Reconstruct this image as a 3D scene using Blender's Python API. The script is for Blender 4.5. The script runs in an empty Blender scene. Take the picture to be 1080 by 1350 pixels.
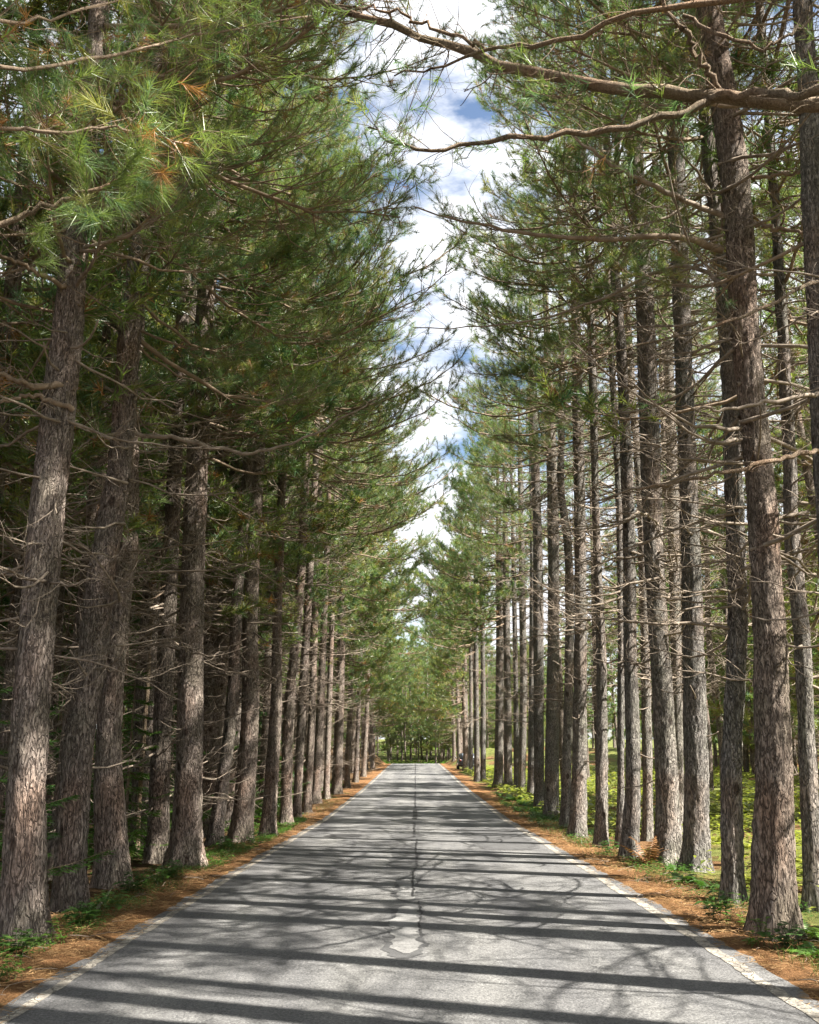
import bpy, bmesh, math, random
import numpy as np
from mathutils import Vector, noise as mnoise

RNG = np.random.default_rng(7)
random.seed(7)
S = bpy.context.scene
COL = S.collection
rad = math.radians

# ------------------------------------------------------------------ camera
F, CX, CY = 1280.0, 540.0, 675.0
CAM = np.array([0.0, 0.0, 1.7])
PITCH = math.atan(310.0 / 1280.0)
YAW = math.atan(8.0 / 1280.0 * math.cos(PITCH))
cd = bpy.data.cameras.new('camera')
cam = bpy.data.objects.new('camera', cd)
COL.objects.link(cam)
cam.location = CAM
cam.rotation_euler = (math.pi / 2 + PITCH, 0, YAW)
cd.sensor_fit = 'VERTICAL'
cd.sensor_height = 36.0
cd.lens = 36.0 * F / 1350.0
cd.clip_start = 0.05
cd.clip_end = 3000.0
S.camera = cam


def ray(px, py):
    x, y, z = (px - CX) / F, -(py - CY) / F, -1.0
    a = math.pi / 2 + PITCH
    y2, z2 = y * math.cos(a) - z * math.sin(a), y * math.sin(a) + z * math.cos(a)
    c, s = math.cos(YAW), math.sin(YAW)
    return np.array([x * c - y2 * s, x * s + y2 * c, z2])


def at(px, py, Y):
    d = ray(px, py)
    return CAM + d * ((Y - CAM[1]) / d[1])


# height of the road along its length
GY = np.array([-60, 8, 15, 30, 50, 74, 100, 116, 122, 135, 160, 200, 260, 2000.0])
GZ = np.array([0, 0, -.10, -.37, -.42, -.30, -.16, -.14, -.30, -.9, -.5, 1.6, 4.0, 4.0])


def g(Y):
    return np.interp(Y, GY, GZ)


def ground(X, Y):
    """height of the forest floor"""
    X = np.asarray(X, float); Y = np.asarray(Y, float)
    a = np.abs(X)
    z = g(Y) + np.where(a < 2.7, -0.06, 0.0)
    t = np.clip((a - 2.7) / 0.5, 0, 1)
    z = z + np.where(a >= 2.7, -0.015 + 0.045 * t * (1 - t) * 4 * 0.6, 0)
    z = z - 0.05 * np.clip((a - 3.3) / 2.5, 0, 1)
    bank = np.clip((Y - 97) / 10, 0, 1) * np.clip(1 - (Y - 122) / 14, 0, 1) * np.clip((a - 3.4) / 2.2, 0, 1)
    z = z + 1.5 * bank * (1.0 + 0.2 * np.sin(Y * .7 + X))
    w = np.clip((a - 4.0) / 6, 0, 1)
    z = z + w * (0.10 * np.sin(X * .55 + Y * .21) + 0.08 * np.sin(Y * .43 - X * .3))
    return z


def on_ground(px, py):
    """where the ray through a pixel meets the forest floor"""
    d = ray(px, py)
    z = 0.0
    for _ in range(40):
        t = (z - CAM[2]) / d[2]
        p = CAM + d * t
        z = 0.5 * z + 0.5 * float(ground(p[0], p[1]))
    return p


# ------------------------------------------------------------------ materials
def new_mat(name):
    m = bpy.data.materials.new(name)
    m.use_nodes = True
    nt = m.node_tree
    nt.nodes.clear()
    out = nt.nodes.new('ShaderNodeOutputMaterial')
    return m, nt, out


class N:
    """small helper to write node trees"""
    def __init__(self, nt):
        self.nt = nt

    def __call__(self, kind, inputs=None, **props):
        n = self.nt.nodes.new('ShaderNode' + kind)
        for k, v in props.items():
            setattr(n, k, v)
        for k, v in (inputs or {}).items():
            if isinstance(v, bpy.types.NodeSocket):
                self.nt.links.new(v, n.inputs[k])
            else:
                n.inputs[k].default_value = v
        return n

    def ramp(self, fac, stops, interp='LINEAR'):
        n = self.nt.nodes.new('ShaderNodeValToRGB')
        n.color_ramp.interpolation = interp
        el = n.color_ramp.elements
        while len(el) > 1:
            el.remove(el[-1])
        for i, (p, c) in enumerate(stops):
            e = el[0] if i == 0 else el.new(p)
            e.position = p
            e.color = c if len(c) == 4 else (*c, 1)
        self.nt.links.new(fac, n.inputs[0])
        return n.outputs[0]

    def mix(self, fac, a, b, blend='MIX'):
        n = self.nt.nodes.new('ShaderNodeMix')
        n.data_type = 'RGBA'
        n.blend_type = blend
        for s, v in ((0, fac), (6, a), (7, b)):
            if isinstance(v, bpy.types.NodeSocket):
                self.nt.links.new(v, n.inputs[s])
            else:
                n.inputs[s].default_value = v if s == 0 or len(v) == 4 else (*v, 1)
        return n.outputs[2]

    def math(self, op, a, b=0.0, c=None, clamp=False):
        n = self.nt.nodes.new('ShaderNodeMath')
        n.operation = op
        n.use_clamp = clamp
        for i, v in enumerate((a, b) if c is None else (a, b, c)):
            if isinstance(v, bpy.types.NodeSocket):
                self.nt.links.new(v, n.inputs[i])
            else:
                n.inputs[i].default_value = v
        return n.outputs[0]


def coords(n, scale=(1, 1, 1), src='Object'):
    tc = n('TexCoord')
    mp = n('Mapping', {'Vector': tc.outputs[src], 'Scale': scale})
    return mp.outputs[0]


def bark(name, light, mid, dark, scale=1.0):
    m, nt, out = new_mat(name)
    n = N(nt)
    v = coords(n, (1, 1, .22))
    warp = n('TexNoise', {'Vector': v, 'Scale': 7 * scale, 'Detail': 3})
    wv = n('VectorMath', {0: v, 1: warp.outputs['Color']}, operation='MULTIPLY_ADD')
    wv.inputs[1].default_value = (1, 1, 1)
    add = n('VectorMath', {0: warp.outputs['Color'], 1: (.22, .22, .16)}, operation='MULTIPLY')
    nt.links.new(v, wv.inputs[0])
    nt.links.new(add.outputs[0], wv.inputs[2])
    vor = n('TexVoronoi', {'Vector': wv.outputs[0], 'Scale': 30 * scale}, feature='DISTANCE_TO_EDGE')
    fine = n('TexNoise', {'Vector': coords(n, (1, 1, .35)), 'Scale': 44 * scale, 'Detail': 8, 'Roughness': .7})
    big = n('TexNoise', {'Vector': coords(n, (1, 1, .5)), 'Scale': 2.2, 'Detail': 4})
    plate = n.ramp(vor.outputs['Distance'], [(0, (.25, .25, .25)), (.13, (1, 1, 1))])
    c = n.ramp(fine.outputs['Fac'], [(.32, dark), (.47, mid), (.66, light)])
    oi = n('ObjectInfo')
    hue = n.ramp(big.outputs['Fac'], [(.30, (1.10, .94, .85)), (.5, (1, 1, 1)), (.60, (.82, .85, .80)), (.72, (1.12, 1.14, 1.10))])
    c = n.mix(1.0, c, hue, 'MULTIPLY')
    kn = n('TexVoronoi', {'Vector': coords(n, (1, 1, .55)), 'Scale': 3.1})
    knot = n.ramp(kn.outputs['Distance'], [(.10, (.30, .26, .24)), (.17, (1, 1, 1))])
    c = n.mix(1.0, c, knot, 'MULTIPLY')
    furrow = tuple(x * .62 for x in dark)
    c = n.mix(plate, furrow, c)
    tone = n.ramp(oi.outputs['Random'], [(0, (.86, .86, .87)), (1, (1.12, 1.08, 1.04))])
    c = n.mix(1.0, c, tone, 'MULTIPLY')
    hsum = n.math('MULTIPLY_ADD', plate, .9, n.math('MULTIPLY', fine.outputs['Fac'], .9))
    bump = n('Bump', {'Height': hsum, 'Strength': 1.0, 'Distance': .03})
    p = n('BsdfPrincipled', {'Base Color': c, 'Roughness': .9, 'Normal': bump.outputs[0]})
    p.inputs['Specular IOR Level'].default_value = .2
    nt.links.new(p.outputs[0], out.inputs[0])
    return m


def twig_mat(name, a, b):
    m, nt, out = new_mat(name)
    n = N(nt)
    no = n('TexNoise', {'Vector': coords(n), 'Scale': 9, 'Detail': 5})
    fi = n('TexNoise', {'Vector': coords(n), 'Scale': 60, 'Detail': 3})
    c = n.ramp(no.outputs['Fac'], [(.3, a), (.7, b)])
    bump = n('Bump', {'Height': fi.outputs['Fac'], 'Strength': .6, 'Distance': .006})
    p = n('BsdfPrincipled', {'Base Color': c, 'Roughness': .85, 'Normal': bump.outputs[0]})
    p.inputs['Specular IOR Level'].default_value = .25
    nt.links.new(p.outputs[0], out.inputs[0])
    return m


def leaf_mat(name, a, b, trans=.45, rough=.36, gloss=.5, hue=None):
    m, nt, out = new_mat(name)
    n = N(nt)
    geo = n('NewGeometry')
    oi = n('ObjectInfo')
    no = n('TexNoise', {'Vector': coords(n), 'Scale': 1.1, 'Detail': 3})
    f = n.math('ADD', n.math('MULTIPLY', geo.outputs['Random Per Island'], .55), n.math('MULTIPLY', no.outputs['Fac'], .55))
    c = n.ramp(f, [(.15, a), (.95, b)])
    tone = n.ramp(oi.outputs['Random'], [(0, (.84, .92, .9)), (1, (1.18, 1.08, .95))])
    c = n.mix(1.0, c, tone, 'MULTIPLY')
    p = n('BsdfPrincipled', {'Base Color': c, 'Roughness': rough})
    p.inputs['Specular IOR Level'].default_value = gloss
    tr = n('BsdfTranslucent', {'Color': n.mix(1.0, c, (1.25, 1.3, .7), 'MULTIPLY')})
    mx = n('MixShader', {0: trans, 1: p.outputs[0], 2: tr.outputs[0]})
    nt.links.new(mx.outputs[0], out.inputs[0])
    return m


M = {}
M['bark_left'] = bark('bark_pinkish_grey', (.46, .39, .335), (.235, .192, .162), (.078, .06, .05))
M['bark_right'] = bark('bark_grey', (.41, .38, .345), (.20, .184, .166), (.072, .064, .057))
M['bark_brown'] = bark('bark_red_brown', (.38, .32, .27), (.185, .15, .124), (.066, .051, .041))
M['bark_far'] = bark('bark_slender', (.40, .345, .295), (.215, .177, .15), (.08, .063, .052), .8)
M['twig'] = twig_mat('dead_twig_wood', (.13, .10, .074), (.30, .245, .19))
M['twig_dark'] = twig_mat('live_twig_wood', (.13, .095, .065), (.27, .20, .14))
M['limb'] = bark('tan_limb_bark', (.60, .48, .35), (.41, .31, .215), (.15, .10, .066), 2.0)
M['needle'] = leaf_mat('pine_needle_green', (.070, .120, .040), (.230, .305, .100))
M['needle_blue'] = leaf_mat('pine_needle_bluish', (.052, .112, .060), (.160, .255, .125))
M['needle_olive'] = leaf_mat('pine_needle_olive', (.130, .148, .046), (.34, .345, .125))
M['needle_dry'] = leaf_mat('pine_needle_dry', (.20, .095, .035), (.36, .20, .085), .25)
M['fern'] = leaf_mat('fern_green', (.055, .13, .022), (.15, .27, .045), .4)
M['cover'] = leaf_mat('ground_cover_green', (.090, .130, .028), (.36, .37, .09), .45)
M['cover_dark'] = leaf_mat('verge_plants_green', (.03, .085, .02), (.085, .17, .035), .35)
M['fern_dry'] = leaf_mat('dry_bracken', (.17, .075, .03), (.30, .15, .06), .25)
M['litter'] = leaf_mat('fallen_needles', (.15, .075, .034), (.50, .29, .135), .1, .7, .2)
NEEDLES = [M['needle'], M['needle_blue'], M['needle_olive'], M['needle_dry']]


# ------------------------------------------------------------------ mesh writing
class Geo:
    def merge(self, o, s, rz, off):
        c, q = math.cos(rz) * s, math.sin(rz) * s
        V = np.concatenate(o.V)
        V = np.stack([V[:, 0] * c - V[:, 1] * q, V[:, 0] * q + V[:, 1] * c, V[:, 2] * s], -1) + np.asarray(off)
        for a, m in o.T:
            self.T.append((a + self.n, m))
        for a, m in o.Q:
            self.Q.append((a + self.n, m))
        self.V.append(V.astype(np.float32)); self.n += len(V)

    def __init__(self):
        self.V, self.n, self.T, self.Q = [], 0, [], []

    def add(self, V, T=None, Q=None, mat=0):
        V = np.asarray(V, np.float32)
        if T is not None and len(T):
            self.T.append((np.asarray(T, np.int32) + self.n, mat))
        if Q is not None and len(Q):
            self.Q.append((np.asarray(Q, np.int32) + self.n, mat))
        self.V.append(V)
        self.n += len(V)

    def tube(self, P, R, k=5, mat=0):
        P = np.asarray(P, float)
        R = np.asarray(R, float)
        n = len(P)
        T = np.gradient(P, axis=0)
        T /= np.linalg.norm(T, axis=1)[:, None] + 1e-9
        ref = np.array([0.13, 0.21, .97]) if abs(T[:, 2]).mean() < .75 else np.array([.97, .13, .2])
        A = np.cross(T, ref); A /= np.linalg.norm(A, axis=1)[:, None] + 1e-9
        B = np.cross(T, A)
        th = np.arange(k) * (2 * math.pi / k)
        V = P[:, None, :] + R[:, None, None] * (np.cos(th)[None, :, None] * A[:, None, :] + np.sin(th)[None, :, None] * B[:, None, :])
        i = np.arange(n - 1)[:, None] * k
        j = np.arange(k)[None, :]
        j2 = (j + 1) % k
        Q = np.stack([i + j, i + j2, i + k + j2, i + k + j], -1).reshape(-1, 4)
        V = np.concatenate([V.reshape(-1, 3), P[-1:]])
        e = (n - 1) * k
        tip = np.stack([e + np.arange(k), e + (np.arange(k) + 1) % k, np.full(k, n * k)], -1)
        self.add(V, tip, Q, mat)

    def mesh(self, name, mats, smooth=True):
        me = bpy.data.meshes.new(name)
        V = np.concatenate(self.V) if self.V else np.zeros((0, 3), np.float32)
        me.vertices.add(len(V))
        me.vertices.foreach_set('co', V.ravel())
        idx, start, mi, pos = [], [], [], 0
        for arrs, k in ((self.T, 3), (self.Q, 4)):
            for a, m in arrs:
                idx.append(a.ravel())
                start.append(pos + np.arange(len(a)) * k)
                pos += len(a) * k
                mi.append(np.full(len(a), m, np.int32))
        idx = np.concatenate(idx); start = np.concatenate(start); mi = np.concatenate(mi)
        me.loops.add(len(idx))
        me.loops.foreach_set('vertex_index', idx.astype(np.int32))
        me.polygons.add(len(start))
        me.polygons.foreach_set('loop_start', start.astype(np.int32))
        me.polygons.foreach_set('material_index', mi)
        if smooth:
            me.polygons.foreach_set('use_smooth', np.ones(len(start), bool))
        for m in mats:
            me.materials.append(m)
        me.update(calc_edges=True)
        return me


def link(name, me, parent=None):
    o = bpy.data.objects.new(name, me)
    COL.objects.link(o)
    if parent is not None:
        o.parent = parent
    return o


def tag(o, label=None, cat=None, group=None, kind=None):
    for k, v in (('label', label), ('category', cat), ('group', group), ('kind', kind)):
        if v:
            o[k] = v
    return o


def thing(name, label, cat, loc, group=None, rz=0.0):
    o = bpy.data.objects.new(name, None)
    COL.objects.link(o)
    o.empty_display_size = .3
    o.location = [float(c) for c in loc]
    o.rotation_euler = (0, 0, rz)
    return tag(o, label, cat, group)


def unit(v):
    return v / (np.linalg.norm(v, axis=-1, keepdims=True) + 1e-9)


def smooth_path(P, n):
    """Catmull-Rom through the points"""
    P = np.asarray(P, float)
    if len(P) == 2:
        t = np.linspace(0, 1, n)[:, None]
        return P[0] * (1 - t) + P[1] * t
    E = np.concatenate([[2 * P[0] - P[1]], P, [2 * P[-1] - P[-2]]])
    u = np.linspace(0, len(P) - 1 - 1e-6, n)
    i = u.astype(int)
    t = (u - i)[:, None]
    a, b, c, d = E[i], E[i + 1], E[i + 2], E[i + 3]
    return .5 * (2 * b + (c - a) * t + (2 * a - 5 * b + 4 * c - d) * t ** 2 + (3 * b - a - 3 * c + d) * t ** 3)


# ------------------------------------------------------------------ pine branches
def needles(geo, P, D, rng, k, L, w, shoot=.16, mix=(.46, .28, .22, .04)):
    """a tuft of k needles at each point P along the shoot direction D; material by tuft"""
    P = np.asarray(P, float); D = unit(np.asarray(D, float))
    n = len(P)
    if n == 0:
        return
    mats = rng.choice(4, n, p=np.array(mix) / sum(mix))
    for m in range(4):
        s = np.nonzero(mats == m)[0]
        if not len(s):
            continue
        p = np.repeat(P[s], k, 0); d = np.repeat(D[s], k, 0)
        q = len(p)
        phi = rng.uniform(.15, 1.25, q)
        per = unit(np.cross(d, rng.normal(size=(q, 3))))
        nd = unit(d * np.cos(phi)[:, None] + per * np.sin(phi)[:, None] + (np.array([0, 0, -.22]) if m == 3 else 0))
        base = p - d * (rng.random(q) * shoot)[:, None]
        l = L * rng.uniform(.7, 1.15, q)
        side = unit(np.cross(nd, rng.normal(size=(q, 3)))) * (w * .5)
        tip = base + nd * l[:, None]
        tip[:, 2] -= l * rng.uniform(0, .18, q)
        V = np.stack([base - side, base + side, tip], 1).reshape(-1, 3)
        geo.add(V, np.arange(q * 3).reshape(-1, 3), mat=m)


def limb_path(base, d, L, rng, n=8, sag=.10, up=.22, wob=.05):
    """axis of a branch: leaves along d, sags, then turns up at the end"""
    t = np.linspace(0, 1, n)
    side = unit(np.cross(d, [0, 0, 1.0]))
    a, b = rng.normal(0, wob, 2)
    P = base + d * (t * L)[:, None]
    P = P + side * ((a * np.sin(t * 3) + b * t * t * 2) * L)[:, None]
    P[:, 2] += L * (-sag * np.sin(t * math.pi * .8) + up * t ** 2.5) + rng.normal(0, .012, n) * L * (t > .05)
    return P


def grow(wood, tufts, base, d, L, rng, live=True, k=5, wm=0, dens=1.0, r0=None, sub=True, rscale=1.0, droop=0.0):
    d = unit(np.asarray(d, float))
    r0 = (r0 or (.006 + .0085 * L)) * rscale
    if live:
        P = limb_path(base, d, L, rng, 8, sag=rng.uniform(.04, .16) + droop, up=rng.uniform(.10, .32))
    else:
        P = limb_path(base, d, L, rng, 8, sag=rng.uniform(-.05, .18) + droop, up=rng.uniform(-.05, .25), wob=.09)
    t = np.linspace(0, 1, 8)
    wood.tube(P, r0 * (1 - t * .78), k, wm)
    nt = max(4, int((4.6 * L + 3) * dens))
    for j in range(nt):
        u = rng.uniform(.22 if live else .15, 1.0) ** (.75 if live else 1)
        f = u * 7
        i = min(int(f), 6)
        p = P[i] + (P[i + 1] - P[i]) * (f - i)
        ax = unit(P[i + 1] - P[i])
        lat = unit(np.cross(ax, [0, 0, 1.0])) * (1 if j % 2 else -1)
        dd = unit(ax * rng.uniform(.45, .95) + lat * rng.uniform(.4, 1.0) + np.array([0, 0, rng.uniform(-.25, .45)]))
        l = (.22 + .42 * L * (1 - u) * rng.uniform(.4, 1.0) + .12 * L * rng.uniform(0, .7)) * (1.0 if live else .8)
        if live:
            Q = limb_path(p, dd, l, rng, 5, sag=.05, up=rng.uniform(.1, .4), wob=.08)
        else:
            Q = limb_path(p, dd, l, rng, 6, sag=rng.uniform(-.3, .35), up=rng.uniform(-.3, .45), wob=.22)
        rr = max(.0032, r0 * .38 * (1 - .5 * u)) * rscale
        wood.tube(Q, rr * np.linspace(1, .45, len(Q)), max(3, k - 2), wm)
        if live:
            tufts.append((Q[-1], Q[-1] - Q[-2]))
            if l > .4:
                tufts.append((Q[-2] + .3 * (Q[-1] - Q[-2]), Q[-1] - Q[-2]))
        if sub and l > .3:
            for q in range(rng.integers(1, 4 if live else 3)):
                i2 = rng.integers(1, len(Q) - 1)
                ax2 = unit(Q[i2 + 1] - Q[i2])
                d3 = unit(ax2 * .7 + rng.normal(0, .6, 3) + np.array([0, 0, .2]))
                l3 = rng.uniform(.12, .32) * (1 if live else 1.1)
                R = limb_path(Q[i2], d3, l3, rng, 4, sag=rng.uniform(-.3, .3), up=.3, wob=.2)
                wood.tube(R, rr * .6 * np.linspace(1, .5, 4), 3, wm)
                if live:
                    tufts.append((R[-1], R[-1] - R[-2]))
    if live:
        tufts.append((P[-1], P[-1] - P[-2]))
        for u in (5.4, 6.2):
            i = int(u)
            tufts.append((P[i] + (P[i + 1] - P[i]) * (u - i), P[i + 1] - P[i]))
    return P


def split(tufts):
    return np.array([a for a, _ in tufts]), np.array([b for _, b in tufts])


def crown_mesh(name, seed, H, z0, z0_road, Lmax, kn, nL, nw, dead=12, dead_from=2.5, step=.55, dens=1.0, dead_len=1.6, mix=(.46, .28, .22, .04), wh=3.5, light=False, gain=.36):
    """whole crown round a vertical axis; local +x is the lit road side where it grows longest and lowest"""
    rng = np.random.default_rng(seed)
    wood = Geo(); tufts = []
    z = min(z0, z0_road)
    while z < H - .3:
        nb = rng.poisson(wh)
        for _ in range(nb):
            az = rng.uniform(0, 2 * math.pi)
            road = math.cos(az)
            start = z0 + (z0_road - z0) * max(0, road)
            hz = z + rng.uniform(-.2, .2)
            f = np.clip((hz - start) / max(H - start, 1), 0, 1)
            if hz < start:
                continue
            L = Lmax * (1 - f) ** .65 * min(1, .55 + 2.2 * f + .3 * rng.random()) * (1 + gain * road) * rng.uniform(.5, 1.2) + .35
            el = -.12 + .75 * f + rng.normal(0, .10)
            d = np.array([math.cos(az) * math.cos(el), math.sin(az) * math.cos(el), math.sin(el)])
            grow(wood, tufts, np.array([0, 0, hz]), d, L, rng, True, 4, 4, dens)
        z += step
    for _ in range(dead):
        az = rng.uniform(0, 2 * math.pi)
        hz = rng.uniform(dead_from, z0 + 1)
        el = rng.normal(-.02, .15)
        d = np.array([math.cos(az) * math.cos(el), math.sin(az) * math.cos(el), math.sin(el)])
        grow(wood, tufts, np.array([0, 0, hz]), d, dead_len * rng.uniform(.4, 1.35), rng, False, 4, 5, .8)
    P, D = split(tufts)
    if light:
        wood = Geo()
    needles(wood, P, D, rng, kn, nL, nw, mix=mix)
    if light:
        return wood
    return wood.mesh(name, NEEDLES + [M['twig_dark'], M['twig']])


# crowns shared by the trees
MIXES = [(.45, .33, .19, .03), (.38, .27, .31, .04), (.40, .43, .145, .025)]
CR_MID = [crown_mesh('pine_crown_mid', 100 + i, 21 + i * .6, 10.8, 9.0, 3.3, 38, .155, .0060, dead=30, dead_from=3.0, wh=2.9, gain=.40, mix=MIXES[i]) for i in range(3)]
CR_FAR = [crown_mesh('pine_crown_far', 200 + i, 20 + i * .9, 9.6, 7.7 + .4 * i, 3.3, 15, .23, .018, dead=20, dead_from=3.0, dens=1.0, wh=3.1, gain=.6, mix=MIXES[(i + 1) % 3]) for i in range(3)]
CR_HIGH = [crown_mesh('pine_crown_high', 150 + i, 20.3 + i * .5, 12.6 - .8 * i, 11.2 - 1.1 * i, 3.2, 34, .155, .0068, dead=34, dead_from=3.2, wh=2.2, gain=.50, dead_len=1.9, mix=MIXES[(i + 1) % 3]) for i in range(3)]
CR_LEFT = [crown_mesh('pine_crown_shaded', 300 + i, 18 + i, 4.6 + i * 1.0, 4.6, 2.7, 16, .22, .020, dead=26, dead_from=.8, dens=.8, dead_len=2.0) for i in range(3)]
CR_RIGHT = [crown_mesh('pine_crown_sunny', 400 + i, 16 + i, 6.4 - i * 1.9, 5.6 - i * 1.9, 2.4, 17, .22, .022, dead=22, dead_from=1.5, dens=.75, wh=3.3, step=.6, dead_len=1.9, mix=(.30, .10, .55, .05)) for i in range(3)]

CR_LOW = [crown_mesh('pine_crown_low', 250 + i, 19 + i, 3.6 + i, 2.6 + i, 3.4, 16, .24, .022, dead=8, dead_from=1.0, wh=3.3, gain=.45, mix=MIXES[i]) for i in range(2)]
CR_SHADE = [crown_mesh('pine_crown_dense', 450 + i, 17.5 + i, 9.8 + i * .6, 9.4 + i * .6, 2.7, 22, .20, .026, dead=5, dead_from=5, wh=4.6, mix=MIXES[i]) for i in range(2)]
# single branches shared by the nearest trees (along local +x)
LIVE, DEAD = [], []
for i in range(9):
    rng = np.random.default_rng(500 + i)
    wood, nd, tf = Geo(), Geo(), []
    L = 1.7 + .2 * i
    grow(wood, tf, np.zeros(3), (1, 0, .02), L, rng, True, 7, 0, 1.5)
    P, D = split(tf)
    needles(nd, P, D, rng, 52, .13, .0032, .15, [(.5, .3, .17, .03), (.40, .25, .31, .04), (.4, .43, .14, .03), (.42, .30, .13, .15)][i % 4])
    LIVE.append((wood.mesh('pine_branch', [M['twig_dark']]), nd.mesh('pine_needles', NEEDLES), L))
for i in range(10):
    rng = np.random.default_rng(600 + i)
    wood = Geo()
    L = .9 + .24 * i
    grow(wood, [], np.zeros(3), (1, 0, .02), L, rng, False, 6, 0, 1.5 if i % 3 else .5, sub=True, rscale=.85)
    DEAD.append((wood.mesh('dead_branch', [M['twig']]), L))
# bare stubs
for i in range(4):
    rng = np.random.default_rng(650 + i)
    wood = Geo()
    L = .25 + .2 * i
    P = limb_path(np.zeros(3), np.array([1.0, 0, 0]), L, rng, 6, sag=.1, up=.1)
    wood.tube(P, .014 * np.linspace(1, .55, 6), 6, 0)
    DEAD.append((wood.mesh('dead_stub', [M['twig']]), L))


# ------------------------------------------------------------------ trunks
def trunk_mesh(name, P, R, mat, sides=20, step=.25, rough=0.0, flare=.75, seed=0, base_h=.5, top_thin=True):
    """tapered trunk through local points P with radii R"""
    rng = np.random.default_rng(seed)
    P = np.asarray(P, float); R = np.asarray(R, float)
    H = P[-1, 2] - P[0, 2]
    n1 = int(min(H, 11) / step) + 2
    zz = np.concatenate([np.linspace(0, min(H, 11), n1), np.linspace(min(H, 11), H, 8)[1:]]) if H > 11.2 else np.linspace(0, H, n1)
    pz = P[:, 2] - P[0, 2]
    dense = smooth_path(np.column_stack([P, R]), 80)
    x = np.interp(zz, dense[:, 2] - P[0, 2], dense[:, 0])
    y = np.interp(zz, dense[:, 2] - P[0, 2], dense[:, 1])
    r = np.interp(zz, dense[:, 2] - P[0, 2], dense[:, 3])
    th = np.arange(sides) * 2 * math.pi / sides
    ph = rng.uniform(0, 6.28, 4)
    fl = flare * np.exp(-zz / .24)
    lobes = .5 + .5 * np.cos(th * 5 + ph[0]) + .4 * np.cos(th * 3 + ph[1])
    rr = r[:, None] * (1 + fl[:, None] * (.35 + .45 * lobes[None, :]) + .035 * np.cos(th[None, :] * 2 + ph[2] + zz[:, None] * .8))
    X = x[:, None] + rr * np.cos(th); Y = y[:, None] + rr * np.sin(th)
    Z = np.repeat(zz[:, None], sides, 1) + P[0, 2]
    if rough > 0:
        off = seed * 3.17
        D = np.zeros_like(X)
        for i in range(len(zz)):
            if zz[i] > 10.8:
                break
            for j in range(sides):
                q = Vector((X[i, j] * 19 + off, Y[i, j] * 19, Z[i, j] * 4.2))
                q += Vector(mnoise.noise_vector(q * .8)) * .7
                dd = mnoise.voronoi(q)[0]
                e = min(1.0, (dd[1] - dd[0]) / .42)
                D[i, j] = (e - 1) * .016 + .014 * mnoise.noise(Vector((X[i, j] * 2.5 + off, Y[i, j] * 2.5, Z[i, j] * 1.6))) + .007 * mnoise.noise(q * 2.4)
        D *= rough
        X = X + D * np.cos(th); Y = Y + D * np.sin(th)
    V = np.stack([X, Y, Z], -1).reshape(-1, 3)
    G_ = Geo()
    n = len(zz)
    i = np.arange(n - 1)[:, None] * sides
    j = np.arange(sides)[None, :]
    Q = np.stack([i + j, i + (j + 1) % sides, i + sides + (j + 1) % sides, i + sides + j], -1).reshape(-1, 4)
    V = np.concatenate([V, [[x[-1], y[-1], zz[-1] + P[0, 2] + .1]]])
    e = (n - 1) * sides
    T = np.stack([e + np.arange(sides), e + (np.arange(sides) + 1) % sides, np.full(sides, n * sides)], -1)
    G_.add(V, T, Q)
    return G_.mesh(name, [mat]), (lambda h: np.array([np.interp(h, zz, x), np.interp(h, zz, y), h + P[0, 2]])), (lambda h: float(np.interp(h, zz, r)))


TRUNKS = []
for i in range(6):
    rng = np.random.default_rng(700 + i)
    b = rng.normal(0, .10, (5, 2))
    b[0] = 0
    P = [(b[k, 0] * k * .5, b[k, 1] * k * .5, -.15 + [0, 3, 7, 12, 18.6][k]) for k in range(5)]
    TRUNKS.append(trunk_mesh('pine_trunk', P, [.155, .14, .12, .085, .02], M['bark_far'], 12, .5, seed=i)[0])

ORD = 'first second third fourth fifth sixth seventh eighth ninth tenth eleventh twelfth thirteenth fourteenth fifteenth sixteenth seventeenth eighteenth nineteenth twentieth'.split()


def place_branch(tree, me, name, h, az, el, scale, axis, rad_, roll, nmesh=None):
    p = axis(h)
    o = link(name, me, tree)
    o.location = (p[0] + math.cos(az) * rad_ * .8, p[1] + math.sin(az) * rad_ * .8, p[2])
    o.rotation_euler = (roll, -el, az)
    o.scale = (scale,) * 3
    if nmesh is not None:
        link('needles', nmesh, o)
    return o


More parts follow.
